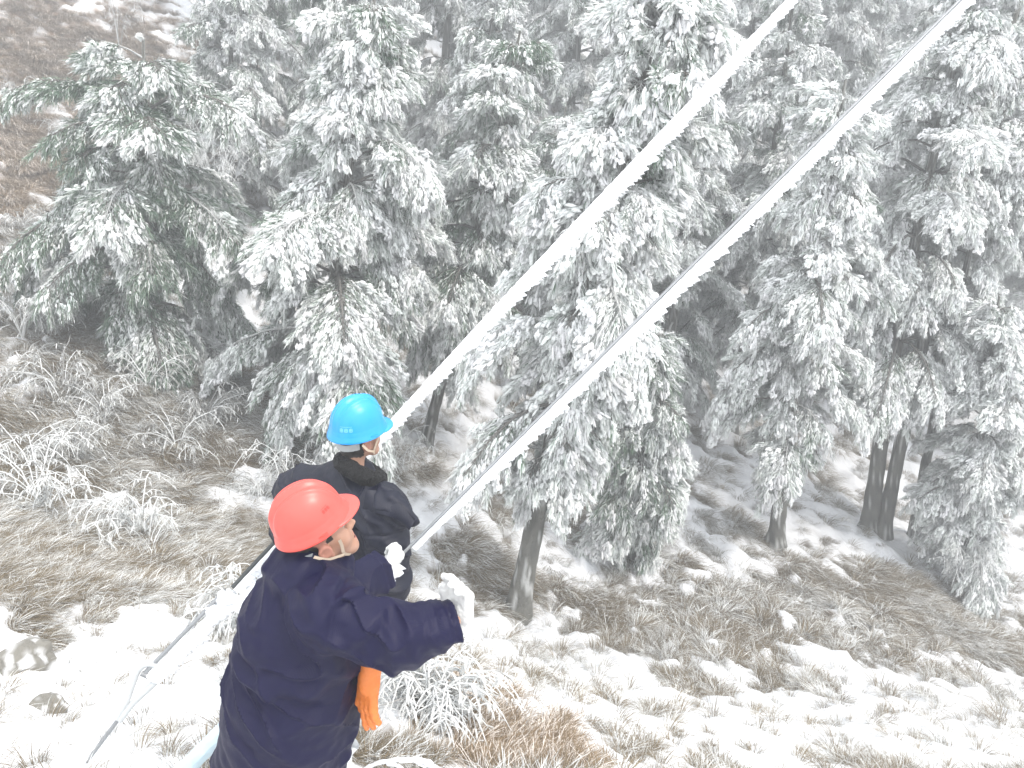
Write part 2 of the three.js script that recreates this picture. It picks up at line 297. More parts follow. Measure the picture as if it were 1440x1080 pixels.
const trees = [
  { x: -6.14, z: -12.04, h: 4.71, lean: [0.46, 0], spread: 2.85, r: 0.111, cb: 0.08, frost: 0.28, seed: 1, step: 0.36, shape: 0.55, label: 'broad bushy green-grey pine beside the brown grass slope' },
  { x: -3.08, z: -11.31, h: 6.5, lean: [0.88, 0], spread: 2.02, r: 0.11, cb: 0.14, frost: 0.5, seed: 2, step: 0.38, shape: 0.55, label: 'frosted pine standing behind the worker in the blue helmet' },
  { x: -1.5, z: -12.81, h: 7.13, lean: [1.16, 0], spread: 1.5, r: 0.107, cb: 0.27, frost: 0.38, seed: 3, step: 0.4, shape: 0.6, label: 'slender pine whose dark trunk rises beside the blue helmet' },
  { x: 0.33, z: -8.77, h: 8.13, lean: [0.94, 0], spread: 1.04, r: 0.146, cb: 0.24, frost: 0.78, seed: 4, step: 0.36, shape: 0.4, label: 'white rimed pine leaning over the bare snow bank between the two cables' },
  { x: 2.31, z: -11.17, h: 4.16, lean: [-0.31, 0], spread: 0.8, r: 0.075, cb: 0.08, frost: 0.5, seed: 5, step: 0.3, shape: 0.6, label: 'short young pine beside the leaning white pine' },
  { x: 5.14, z: -12.54, h: 8.05, lean: [-0.62, 0], spread: 1.41, r: 0.133, cb: 0.25, frost: 0.68, seed: 6, step: 0.44, shape: 0.55, label: 'single-stemmed frosted pine above the brown bank with a bare lower trunk' },
  { x: 7.63, z: -14.14, h: 11.31, lean: [-0.91, 0], spread: 1.89, r: 0.161, cb: 0.29, frost: 0.75, seed: 7, step: 0.46, shape: 0.5, twin: true, label: 'twin-trunked pine on the snowy shelf' },
  { x: 8.86, z: -14.61, h: 11.13, lean: [-0.85, 0], spread: 1.24, r: 0.097, cb: 0.36, frost: 0.72, seed: 8, step: 0.46, shape: 0.5, label: 'thin straight pine beside the twin-trunked pine' },
  { x: 5.51, z: -17.81, h: 10.29, lean: [-0.55, 0], spread: 2.11, r: 0.155, cb: 0.2, frost: 0.55, seed: 9, step: 0.46, shape: 0.55, label: 'thick pine at the foot of the purple-grey slope behind the single-stemmed pine' },
  { x: 9.46, z: -13.48, h: 6.0, lean: [-1.15, 0], spread: 1.1, r: 0.115, cb: 0.03, frost: 0.92, seed: 10, step: 0.34, shape: 0.45, label: 'heavily iced pine with branches hanging to the ground' },
  { x: 13.54, z: -19.15, h: 14.03, lean: [-2.58, 0], spread: 2.17, r: 0.15, cb: 0.15, frost: 0.88, seed: 11, step: 0.46, shape: 0.5, label: 'tall hazy pine behind the heavily iced pine' },
  { x: 3.55, z: -16.75, h: 7.89, lean: [-0.53, 0], spread: 1.79, r: 0.137, cb: 0.1, frost: 0.6, seed: 12, step: 0.44, shape: 0.5, label: 'upright frosted pine behind the leaning white pine' },
  { x: 0.79, z: -16.96, h: 6.3, lean: [-0.19, 0], spread: 1.49, r: 0.118, cb: 0.08, frost: 0.3, seed: 13, step: 0.44, shape: 0.55, label: 'greenish pine rising between the two cables' },
  { x: -7.11, z: -18.85, h: 5.51, lean: [0.29, 0], spread: 2.01, r: 0.108, cb: 0.05, frost: 0.55, seed: 14, step: 0.5, shape: 0.55, label: 'pale rimed pine behind the broad bushy pine' },
];
trees.forEach(pine);
const farProto = [pine({ x: 2.56, z: -19.87, h: 11.5, r: 0.14, cb: 0.08, spread: 2.3, frost: 0.55, seed: 21, label: 'tall misty pine in the wood behind the cables', group: 'misty pines of the far wood' }), pine({ x: 9.45, z: -21.79, h: 13, r: 0.15, cb: 0.1, spread: 2.4, frost: 0.72, seed: 22, label: 'tall misty pine in the wood behind the cables', group: 'misty pines of the far wood' }), pine({ x: -1.16, z: -19.67, h: 8.6, r: 0.12, cb: 0.06, spread: 2.0, frost: 0.4, seed: 23, label: 'tall misty pine in the wood behind the cables', group: 'misty pines of the far wood' })];
{
  const R = rng(5);
  for (const [x, z, k, s] of [[-4.46, -19.79, 2, 1.15], [-7.6, -22.39, 2, 1.09], [5.71, -23.16, 1, 1.15], [13.81, -24.66, 1, 1.21], [18.87, -22.71, 1, 1.15], [0.89, -24.38, 0, 1.15], [-3.0, -25.71, 0, 1.09], [3.93, -27.97, 1, 1.26], [9.78, -28.39, 0, 1.32], [16.04, -30.45, 1, 1.26], [22.54, -29.22, 0, 1.26], [-9.51, -28.52, 2, 1.26], [-6.03, -30.14, 0, 1.15], [6.74, -33.71, 0, 1.32], [12.67, -35.63, 1, 1.32], [20.61, -37.1, 1, 1.26], [0.0, -33.75, 1, 1.21], [27.55, -35.07, 0, 1.26], [-13.36, -33.4, 0, 1.15], [-2.89, -38.97, 1, 1.26], [28.39, -43.42, 1, 1.26], [9.25, -41.61, 0, 1.38], [17.58, -44.74, 1, 1.38], [-8.38, -39.12, 0, 1.26]]) {
    const c = farProto[k].clone(); c.name = numbered('pine_tree'); c.position.set(x, groundH(x, z) - 0.05, z); c.rotation.y = R() * 6.28; c.scale.setScalar(s); scene.add(c);
  }
}
console.log('shoots on modelled trees', tally);

// ---------------------------------------------------------------- rimed shrubs
const rimeMat = vcol(0.8);
function shrub(px, pz, o) {
  const { h = 0.8, n = 16, seed = 1, spread = 0.6, frost = 0.8, label, name = 'frosted_shrub', dens = 1, lean = [0, 0], group } = o;
  const R = rng(seed * 331 + 7), y0 = groundH(px, pz) - 0.03, g = thing(name, V(px, y0, pz), label, 'shrub', group), b = new Bag(), f = new Bag();
  for (let k = 0; k < n; k++) {
    const az = R() * 6.283, l = h * (0.6 + 0.6 * R()), out = spread * (0.4 + 0.8 * R()), d = V(Math.cos(az) + lean[0], 0, Math.sin(az) + lean[1]);
    const P = s => V(0, l * (1.5 * s - 0.75 * s * s), 0).addScaledVector(d, out * s * (0.4 + 0.6 * s)).add(V(0.05 * noise(s * 3, k, 1), 0, 0.05 * noise(s * 3, k, 9)));
    const cs = mix3(TWIG, FROST, R() < frost ? 0.95 : 0.35);
    b.tube([0, .2, .4, .6, .8, 1].map(P), [.008, .007, .006, .006, .005, .002], cs, 5);
    for (let m = 0; m < 9 * dens; m++) {
      const s = 0.25 + 0.75 * R(), p = P(s), a2 = az + (R() - 0.5) * 3.2, tl = 0.10 + 0.2 * R(), dd = V(Math.cos(a2), 0.5 - 0.7 * R(), Math.sin(a2));
      const T = q => p.clone().addScaledVector(dd, tl * q).add(V(0, -tl * 0.9 * q * q, 0));
      b.tube([T(0), T(.4), T(.75), T(1)], [.004, .0045, .004, .0015], R() < frost ? FROST : mix3(TWIG, FROST, 0.4), 4);
      for (let w = 0; w < 5; w++) {
        const q0 = 0.2 + 0.8 * R(), a3 = R() * 6.28, p0 = T(q0), l3 = 0.04 + 0.06 * R(), d3 = V(Math.cos(a3), -0.6 - R(), Math.sin(a3)).normalize();
        f.blade([p0, p0.clone().addScaledVector(d3, l3 * .5).add(V(Math.cos(a3) * .012, 0, Math.sin(a3) * .012)), p0.clone().addScaledVector(d3, l3)], [.004, .0055, 0], V(-Math.sin(a3), 0, Math.cos(a3)), mix3(TWIG, FROST, .7), R() < frost ? FROST : [.4, .4, .36]);
      }
    }
  }
  const st = mesh('stems', b.geo(), rimeMat, g), fr = mesh('rime_needles', f.geo(), rimeMat, g); st.userData.kind = fr.userData.kind = 'stuff';
  return g;
}
const sh = (px, py, d, o) => { const p = onGround(px, py, d); return shrub(p.x, p.z, o); };
sh(55, 690, 6.88, { h: 0.86, spread: 0.68, seed: 1, n: 15, label: 'low white-twigged shrub on the grass slope beside the tussocks' });
sh(195, 730, 6.84, { h: 0.77, spread: 0.56, seed: 2, n: 13, label: 'small weeping rimed shrub above the cable clamp' });
sh(310, 330, 17.43, { h: 3.22, spread: 1.61, seed: 3, n: 30, dens: 1.6, label: 'tall bare shrub of icy branches behind the broad bushy pine' });
sh(420, 300, 19.21, { h: 3.02, spread: 1.51, seed: 31, n: 24, dens: 1.6, label: 'bare icy shrub between the bushy pine and the frosted pine' });
sh(330, 400, 15.08, { h: 1.75, spread: 1.21, seed: 4, n: 20, dens: 1.3, label: 'snow-laden shrub on the ledge under the icy branches' });
sh(420, 690, 8.78, { h: 1.37, spread: 0.62, seed: 5, n: 16, frost: .6, label: 'upright grey-green rimed shrub behind the red helmet' });
sh(600, 1045, 3.50, { h: 0.42, spread: 0.32, seed: 6, n: 26, dens: 1.2, frost: .9, label: 'weeping white shrub in front of the orange glove' });
sh(545, 690, 10.14, { h: 1.27, spread: 0.70, seed: 7, n: 14, frost: .7, label: 'rimed shrub with hanging tips beyond the blue helmet' });
sh(340, 880, 4.73, { h: 0.57, spread: 0.31, seed: 8, n: 14, frost: .7, label: 'small iced shrub beside the red-helmet worker\'s back' });
sh(835, 520, 14.19, { h: 1.94, spread: 1.34, seed: 9, n: 22, dens: 1.3, frost: .95, label: 'sprawling white icy shrub behind the lower cable' });
sh(1340, 800, 12.96, { h: 1.64, spread: 0.98, seed: 10, n: 26, dens: 1.2, frost: .95, label: 'white rimed shrub at the foot of the heavily iced pine' });
sh(120, 470, 12.34, { h: 1.16, spread: 1.03, seed: 11, n: 18, frost: .6, label: 'rimed shrub in the hollow below the broad bushy pine' });
sh(40, 520, 10.60, { h: 1.26, spread: 1.01, seed: 12, n: 18, frost: .55, label: 'grey rimed shrub on the slope beside the bushy pine' });
sh(165, 30, 24.66, { h: 2.08, spread: 0.65, seed: 13, n: 8, frost: .6, label: 'thin bare sapling on the brown grass slope' });
sh(700, 640, 12.51, { h: 1.02, spread: 0.87, seed: 14, n: 14, frost: .5, label: 'twiggy shrub between the two cables beyond the blue helmet' });

{
  const proto = [shrub(...sighted(30, 640), { h: .55, spread: .6, seed: 41, n: 12, frost: .4, label: 'low rimed shrub on the rough grass bank', group: 'low shrubs of the grass bank' }), shrub(...sighted(150, 600), { h: .8, spread: .55, seed: 42, n: 11, frost: .25, label: 'low rimed shrub on the rough grass bank', group: 'low shrubs of the grass bank' }), shrub(...sighted(250, 640), { h: .6, spread: .7, seed: 43, n: 12, frost: .35, label: 'low rimed shrub on the rough grass bank', group: 'low shrubs of the grass bank' })], R = rng(8);
  for (const [a, b, k] of [[90, 560, 1], [210, 560, 0], [290, 600, 1], [110, 660, 1], [370, 700, 0], [70, 480, 1], [15, 440, 0], [260, 520, 2], [30, 330, 1], [90, 200, 2], [30, 150, 1]]) {
    const [x, z] = sighted(a, b), c = proto[k].clone(); c.name = numbered('frosted_shrub'); c.position.set(x, groundH(x, z) - .03, z); c.rotation.y = R() * 6.28; c.scale.setScalar(.8 + .6 * R()); scene.add(c);
  }
}
// rocks showing through the snow
function rock(px, py, d, s, seed, label) {
  const p = onGround(px, py, d), g = new THREE.IcosahedronGeometry(1, 4), a = g.attributes.position, c = [];
  for (let i = 0; i < a.count; i++) {
    const v = V().fromBufferAttribute(a, i).normalize(), n = 1 + 0.35 * noise(v.x * 1.4 + seed, v.y * 1.4, v.z * 1.4) + 0.12 * noise(v.x * 4, v.y * 4 + seed, v.z * 4);
    const w = sst(0.0, 0.25, noise(v.x * 2.5, v.z * 2.5, seed) + 0.2 * noise(v.x * 9, v.y * 9, v.z * 9) - 0.1); c.push(...mix3([0.2, 0.19, 0.165], [.82, .83, .85], w));
    v.multiplyScalar(n); a.setXYZ(i, v.x * s[0], v.y * s[1], v.z * s[2]);
  }
  g.setAttribute('color', new THREE.Float32BufferAttribute(c, 3)); g.computeVertexNormals();
  const m = mesh('rock', g, vcol(0.9, { bumpMap: grainTex, bumpScale: 0.01 })); m.position.set(p.x, groundH(p.x, p.z) + s[1] * 0.1, p.z); m.rotation.y = seed; return tag(m, label, 'rock');
}
rock(38, 945, 3.8, [.17, .11, .15], 1.3, 'grey boulder poking out of the snow beside the anchored cable');
rock(70, 1010, 3.4, [.11, .05, .09], 2.7, 'flat grey stone half buried below the grey boulder');
rock(1050, 1050, 4.7, [.03, .025, .03], 3.7, 'small dark stone lying on the snowy path');

// ---------------------------------------------------------------- signed-distance modelling
function nets(f, lo, hi, h, colour) { // naive surface nets
  const nx = Math.ceil((hi.x - lo.x) / h) + 1, ny = Math.ceil((hi.y - lo.y) / h) + 1, nz = Math.ceil((hi.z - lo.z) / h) + 1;
  const val = new Float32Array(nx * ny * nz), id = new Int32Array(nx * ny * nz).fill(-1), p = V(0, 0, 0), I = (i, j, k) => (k * ny + j) * nx + i;
  for (let k = 0; k < nz; k++) for (let j = 0; j < ny; j++) for (let i = 0; i < nx; i++) val[I(i, j, k)] = f(p.set(lo.x + i * h, lo.y + j * h, lo.z + k * h));
  const pos = [], nor = [], colr = [], uv = [], idx = [];
  for (let k = 0; k < nz - 1; k++) for (let j = 0; j < ny - 1; j++) for (let i = 0; i < nx - 1; i++) {
    let m = 0; const c = [];
    for (let q = 0; q < 8; q++) { const v = val[I(i + (q & 1), j + (q >> 1 & 1), k + (q >> 2))]; c.push(v); if (v < 0) m |= 1 << q; }
    if (m === 0 || m === 255) continue;
    let sx = 0, sy = 0, sz = 0, n = 0;
    for (let a = 0; a < 8; a++) for (const b of [1, 2, 4]) if (!(a & b)) { const e = a | b; if ((c[a] < 0) !== (c[e] < 0)) { const t = c[a] / (c[a] - c[e]); sx += (a & 1) + (b === 1 ? t : 0); sy += (a >> 1 & 1) + (b === 2 ? t : 0); sz += (a >> 2) + (b === 4 ? t : 0); n++; } }
    id[I(i, j, k)] = pos.length / 3;
    const x = lo.x + (i + sx / n) * h, y = lo.y + (j + sy / n) * h, z = lo.z + (k + sz / n) * h, e = h * 0.5;
    pos.push(x, y, z); uv.push(x + z, y);
    const g = V(f(p.set(x + e, y, z)) - f(p.set(x - e, y, z)), f(p.set(x, y + e, z)) - f(p.set(x, y - e, z)), f(p.set(x, y, z + e)) - f(p.set(x, y, z - e))).normalize();
    nor.push(g.x, g.y, g.z); const cc = colour ? colour(x, y, z) : [1, 1, 1]; colr.push(...cc);
  }
  const quad = (a, b, c, d, flip) => { if (a < 0 || b < 0 || c < 0 || d < 0) return; if (flip) idx.push(a, c, b, a, d, c); else idx.push(a, b, c, a, c, d); };
  for (let k = 1; k < nz - 1; k++) for (let j = 1; j < ny - 1; j++) for (let i = 1; i < nx - 1; i++) {
    const v = val[I(i, j, k)] < 0;
    if (v !== val[I(i + 1, j, k)] < 0) quad(id[I(i, j - 1, k - 1)], id[I(i, j, k - 1)], id[I(i, j, k)], id[I(i, j - 1, k)], !v);
    if (v !== val[I(i, j + 1, k)] < 0) quad(id[I(i - 1, j, k - 1)], id[I(i - 1, j, k)], id[I(i, j, k)], id[I(i, j, k - 1)], !v);
    if (v !== val[I(i, j, k + 1)] < 0) quad(id[I(i - 1, j - 1, k)], id[I(i, j - 1, k)], id[I(i, j, k)], id[I(i - 1, j, k)], !v);
  }
  const g = new THREE.BufferGeometry();
  g.setAttribute('position', new THREE.Float32BufferAttribute(pos, 3)); g.setAttribute('normal', new THREE.Float32BufferAttribute(nor, 3)); g.setAttribute('color', new THREE.Float32BufferAttribute(colr, 3)); g.setAttribute('uv', new THREE.Float32BufferAttribute(uv, 2));
  g.setIndex(idx); return g;
}
const cap = (a, b, ra, rb = ra) => { const d = b.clone().sub(a), L = d.lengthSq() || 1e-9; return p => { const x = p.x - a.x, y = p.y - a.y, z = p.z - a.z, t = clamp((x * d.x + y * d.y + z * d.z) / L, 0, 1), ex = x - d.x * t, ey = y - d.y * t, ez = z - d.z * t; return Math.sqrt(ex * ex + ey * ey + ez * ez) - (ra + (rb - ra) * t); }; };
const ell = (c, r) => p => { const x = (p.x - c.x) / r.x, y = (p.y - c.y) / r.y, z = (p.z - c.z) / r.z, k0 = Math.sqrt(x * x + y * y + z * z), k1 = Math.sqrt((x / r.x) ** 2 + (y / r.y) ** 2 + (z / r.z) ** 2); return k1 < 1e-9 ? -Math.min(r.x, r.y, r.z) : k0 * (k0 - 1) / k1; };
const ring = (c, n, R, r) => p => { const x = p.x - c.x, y = p.y - c.y, z = p.z - c.z, a = x * n.x + y * n.y + z * n.z, q = Math.sqrt(Math.max(0, x * x + y * y + z * z - a * a)) - R; return Math.sqrt(q * q + a * a) - r; };
const smin = (a, b, k) => { const h = Math.max(k - Math.abs(a - b), 0) / k; return Math.min(a, b) - h * h * k * 0.25; };
const join = (list, k) => p => { let d = 1e9; for (const f of list) d = smin(d, f(p), k); return d; };
const box3 = (pts, m) => { const lo = V(1e9, 1e9, 1e9), hi = V(-1e9, -1e9, -1e9); pts.forEach(p => { lo.min(p); hi.max(p); }); return [lo.addScalar(-m), hi.addScalar(m)]; };
const local = (g, o) => { g.translate(-o.x, -o.y, -o.z); return g; };
const frame = (az, pitch) => { // forward, up, side (the wearer's own), az degrees turned from +x away from the camera, pitch up
  const a = az * Math.PI / 180, b = pitch * Math.PI / 180, f0 = V(Math.cos(a), 0, -Math.sin(a)), s = V(Math.sin(a), 0, Math.cos(a));
  const f = f0.clone().multiplyScalar(Math.cos(b)).add(V(0, Math.sin(b), 0)), u = s.clone().cross(f).normalize();
  return { f, u, s, m: o => new THREE.Matrix4().makeBasis(f, u, s).setPosition(o), p: (o, x, y, z) => o.clone().addScaledVector(f, x).addScaledVector(u, y).addScaledVector(s, z) };
};

// head in its own frame: x forward, y up, z to the wearer's right; origin at the helmet rim's centre
function headGeo(fr, O, open) {
  const parts = join([ell(V(-.012, .03, 0), V(.098, .105, .078)), ell(V(.038, -.04, 0), V(.054, .082, .061)), cap(V(-.005, -.07, .042), V(.06, -.112, .018), .022, .02), cap(V(-.005, -.07, -.042), V(.06, -.112, -.018), .022, .02), cap(V(.070, -.116, -.008), V(.070, -.116, .008), .02), cap(V(.05, -.05, .038), V(.05, -.05, -.038), .026)], .03);
  const fine = join([cap(V(.086, .0, 0), V(.109, -.040, 0), .007, .011), cap(V(.098, -.044, .010), V(.098, -.044, -.010), .009), cap(V(.080, .012, .034), V(.088, .010, -.0), .009), cap(V(.080, .012, -.034), V(.088, .010, 0), .009), cap(V(.086, -.073, -.014), V(.086, -.073, .014), .0085), cap(V(.083, -.091 - open * .5, -.012), V(.083, -.091 - open * .5, .012), .008), cap(V(.062, -.045, .04), V(.066, -.03, .035), .018)], .008);
  const ear = sg => join([ell(V(-.012, -.032, sg * .078), V(.020, .034, .010)), ring(V(-.014, -.028, sg * .084), V(.15, 0, sg).normalize(), .018, .006), ell(V(-.002, -.058, sg * .076), V(.010, .012, .008))], .008);
  const e1 = ear(1), e2 = ear(-1), neck = cap(V(-.035, -.06, 0), V(-.07, -.24, 0), .056, .062), mouth = ell(V(.092, -.082, 0), V(.016, .004 + open * .35, .019)), eyeA = ell(V(.092, -.012, .031), V(.014, .009, .016)), eyeB = ell(V(.092, -.012, -.031), V(.014, .009, .016));
  const f = p => { let d = smin(parts(p), fine(p), .014); d = Math.max(d, -mouth(p)); d = Math.max(d, -eyeA(p) + .004, -eyeB(p) + .004); d = smin(d, e1(p), .008); d = smin(d, e2(p), .008); d = smin(d, neck(p), .03); return d; };
  const colour = (x, y, z) => {
    const az = Math.abs(z), e = az > .074 && x < .015 && x > -.04 && y < .012 && y > -.075;
    if (!e && (x < -.02 + .012 * noise(y * 60, z * 60, 1) && y > -.10 - x * .15 + .008 * noise(x * 90, z * 90, 2) || y > -.01 && x < .03 && az > .05)) return [.018, .015, .013];
    if (x > .07 && Math.abs(y - .006) < .006 && az > .014 && az < .045) return [.03, .022, .018];
    if (Math.abs(x - .085) < .014 && Math.abs(y + .012) < .008 && Math.abs(az - .031) < .014) return Math.abs(az - .031) < .006 ? [.02, .015, .012] : [.6, .57, .53];
    if (mouth(V(x, y, z)) < .003) return [.12, .03, .025];
    if (x > .08 && y < -.065 && y > -.10 && az < .02) return [.46, .19, .15];
    const n = noise(x * 40, y * 40, z * 40) * .04; return e ? [.38 + n, .17, .12] : [.40 + n, .225 + n, .155 + n];
  };
  const g = nets(f, V(-.15, -.27, -.11), V(.14, .15, .11), .0032, colour); g.applyMatrix4(fr.m(O)); return g;
}
// safety helmet: dome with three ridges, rolled rim, peak; same frame as the head
function helmet(parent, fr, O, root, shell, strap, band, opt, hs = 1, seat = .012) {
  const dome = (u, v, th = 0) => { // u round, v from crown 0 to rim 1
    const a = v * Math.PI / 2 * 0.985, ca = Math.cos(a), sa = Math.pow(Math.sin(a), 0.86), cu = Math.cos(u), su = Math.sin(u);
    let y = .160 * Math.pow(ca, 0.9), x = (.132 - th) * sa * cu - .004, z = (.110 - th) * sa * su;
    const w = z / .105, ridge = Math.exp(-(w * w) / .018) * .011 + Math.exp(-((Math.abs(w) - .34) ** 2) / .008) * .006; const k = sst(1, .55, v) * ridge;
    y += k * ca + k * .3; const o = k * (1 - ca * .6) * sst(0, .2, v); x += o * cu; z += o * su;
    const rim = sst(.93, 1, v) * (1 - th * 50); x += cu * .012 * rim; z += su * .010 * rim; y -= .012 * rim;
    if (v > .88) { const lip = sst(.88, .90, v) * .003; x += cu * lip; z += su * lip; }
    return V(x, y - th, z);
  };
  const NU = 96, NV = 44, g = new THREE.BufferGeometry(), P = [], X = [], UV = [];
  for (let s = 0; s < 2; s++) for (let j = 0; j <= NV; j++) for (let i = 0; i <= NU; i++) { const q = dome(i / NU * 2 * Math.PI, j / NV, s * .003); P.push(q.x, q.y, q.z); UV.push(i / NU, j / NV); }
  const S = (NU + 1) * (NV + 1);
  for (let s = 0; s < 2; s++) for (let j = 0; j < NV; j++) for (let i = 0; i < NU; i++) { const a = s * S + j * (NU + 1) + i, b = a + 1, c = a + NU + 1, d = c + 1; s ? X.push(a, b, c, b, d, c) : X.push(a, c, b, b, c, d); }
  for (let i = 0; i < NU; i++) { const a = NV * (NU + 1) + i, b = a + 1; X.push(a, S + a, b, b, S + a, S + b); }
  g.setAttribute('position', new THREE.Float32BufferAttribute(P, 3)); g.setAttribute('uv', new THREE.Float32BufferAttribute(UV, 2)); g.setIndex(X); g.computeVertexNormals();
  const toWorld = gg => local(gg.applyMatrix4(fr.m(O)), root), onHead = gg => toWorld(gg.scale(hs, hs, hs).translate(0, seat, 0));
  const hm = mesh('safety_helmet', onHead(g), shell, parent);
  { // peak
    const NA = 28, NR = 8, p = [], x = [];
    for (let s = 0; s < 2; s++) for (let j = 0; j <= NR; j++) for (let i = 0; i <= NA; i++) {
      const u = lerp(-1.02, 1.02, i / NA), e = Math.pow(Math.max(0, Math.cos(u * 1.5)), .6), r = j / NR, b = dome(u, 1), L = .040 * e * r;
      p.push(b.x + L - .004, b.y + .006 - L * .28 - .003 * r * r - s * .0035, b.z * (1 + .05 * r * e));
    }
    const Q = (NA + 1) * (NR + 1);
    for (let s = 0; s < 2; s++) for (let j = 0; j < NR; j++) for (let i = 0; i < NA; i++) { const a = s * Q + j * (NA + 1) + i, b = a + 1, c = a + NA + 1, d = c + 1; s ? x.push(a, c, b, b, c, d) : x.push(a, b, c, b, d, c); }
    for (let i = 0; i < NA; i++) { const a = NR * (NA + 1) + i; x.push(a, a + 1, Q + a, a + 1, Q + a + 1, Q + a); }
    const v = new THREE.BufferGeometry(); v.setAttribute('position', new THREE.Float32BufferAttribute(p, 3)); v.setAttribute('uv', new THREE.Float32BufferAttribute(p.flatMap((q, k) => k % 3 === 2 ? [] : [q]), 2)); v.setIndex(x); v.computeVertexNormals(); mesh('peak', onHead(v), shell, hm);
  }
  { // side slot bosses
    for (const sg of [-1, 1]) { const b = new THREE.BoxGeometry(.034, .012, .006, 2, 1, 1); b.translate(.01, .006, sg * .1175); mesh('slot_boss', onHead(b), shell, hm); }
  }
  const ribbon = pts => { const c = new THREE.CatmullRomCurve3(pts), b = new Bag(), n = 26; let l, r; for (let k = 0; k <= n; k++) { const q = c.getPoint(k / n), t = c.getTangent(k / n), o = V(0, 0, Math.sign(q.z) || 1), w = t.clone().cross(o).normalize().multiplyScalar(.0055); const a = b.v(q.clone().add(w).addScaledVector(o, .002), [1, 1, 1]), d = b.v(q.clone().sub(w).addScaledVector(o, .002), [1, 1, 1]); if (k) { b.tri(l, r, d); b.tri(l, d, a); } l = a; r = d; } return b.geo(); };
  for (const sg of [-1, 1]) {
    mesh('chin_strap', toWorld(ribbon([V(.045, .0, sg * .100), V(.042, -.04, sg * .079), V(.035, -.085, sg * .064), V(.052, -.125, sg * .036), V(.058, -.139, sg * .004)])), strap, hm);
    mesh('chin_strap', toWorld(ribbon([V(-.05, -.002, sg * .104), V(-.02, -.045, sg * .096), V(.012, -.072, sg * .078), V(.034, -.088, sg * .066)])), strap, hm);
  }
  const hb = new Bag(), hp = []; for (let k = 0; k <= 40; k++) { const u = lerp(1.95, 4.333, k / 40); hp.push(u); }
  let pl = null; hp.forEach(u => { const r = [0, 1].map(s => hb.v(V(.1 * Math.cos(u) - .012, -.004 - s * .034 - .012 * sst(1.6, 3.1, Math.min(u, 6.283 - u)), .086 * Math.sin(u)), [1, 1, 1])); if (pl) { hb.tri(pl[0], pl[1], r[1]); hb.tri(pl[0], r[1], r[0]); } pl = r; });
  mesh('headband', toWorld(hb.geo()), band, hm);
  if (opt) { // small worn print on the shell
    const c = document.createElement('canvas'); c.width = c.height = 128; const x = c.getContext('2d'); x.clearRect(0, 0, 128, 128); x.fillStyle = x.strokeStyle = opt.ink; x.lineWidth = 5;
    const L = (...a) => { x.beginPath(); x.moveTo(a[0], a[1]); for (let k = 2; k < a.length; k += 2) x.lineTo(a[k], a[k + 1]); x.stroke(); };
    for (const o of [0, 44, 86]) { L(8 + o, 50, 36 + o, 50); L(22 + o, 40, 22 + o, 104); L(8 + o, 72, 36 + o, 72); L(10 + o, 100, 34 + o, 100); L(10 + o, 50, 10 + o, 98); L(34 + o, 52, 34 + o, 98); }
    L(6, 20, 122, 20); const t = new THREE.CanvasTexture(c); t.colorSpace = THREE.SRGBColorSpace;
    const n = 14, p = [], uv = [], ix = []; for (let j = 0; j <= n; j++) for (let i = 0; i <= n; i++) { const q = dome(lerp(opt.u0, opt.u1, i / n), lerp(opt.v0, opt.v1, j / n)); p.push(q.x * 1.006, q.y + .0006, q.z * 1.006); uv.push(i / n, 1 - j / n); }
    for (let j = 0; j < n; j++) for (let i = 0; i < n; i++) { const a = j * (n + 1) + i; ix.push(a, a + n + 1, a + 1, a + 1, a + n + 1, a + n + 2); }
    const dg = new THREE.BufferGeometry(); dg.setAttribute('position', new THREE.Float32BufferAttribute(p, 3)); dg.setAttribute('uv', new THREE.Float32BufferAttribute(uv, 2)); dg.setIndex(ix); dg.computeVertexNormals();
    mesh('printed_mark', onHead(dg), std(0xffffff, .5, { map: t, transparent: true, alphaTest: .35 }), hm);
  }
  return hm;
}
function handPrims(W, D, N, T, curl, s = 1, pad = 0, thumbIn = .5) {
  const P = (d, n, t) => W.clone().addScaledVector(D, d * s).addScaledVector(N, n * s).addScaledVector(T, t * s), out = [];
  const kn = [.034, .011, -.012, -.033], len = [.074, .082, .077, .060];
  kn.forEach((t, i) => {
    const k = P(.088 - Math.abs(i - 1.2) * .005, 0, t); out.push(cap(P(.0, 0, t * .62), k, .019 + pad, .0145 + pad));
    let q = k, a = .15; for (const [fr, r] of [[.44, .0112], [.31, .0100], [.25, .0088]]) { a += (Array.isArray(curl) ? curl[i] : curl); const d = D.clone().multiplyScalar(Math.cos(a)).addScaledVector(N, Math.sin(a)); const e = q.clone().addScaledVector(d, len[i] * fr * s); out.push(cap(q, e, r * s + pad, (r - .0009) * s + pad)); q = e; }
  });
  const t0 = P(.022, .006, .028), t1 = P(.055, .016 + .01 * thumbIn, .056 - .012 * thumbIn), t2 = P(.084, .02 + .022 * thumbIn, .062 - .03 * thumbIn), t3 = P(.106, .022 + .03 * thumbIn, .060 - .045 * thumbIn);
  out.push(cap(t0, t1, .017 + pad, .0135 + pad), cap(t1, t2, .0128 + pad, .0115 + pad), cap(t2, t3, .0115 + pad, .0095 + pad), cap(P(-.035, 0, 0), P(.02, 0, 0), .026 + pad, .027 + pad));
  return out;
}
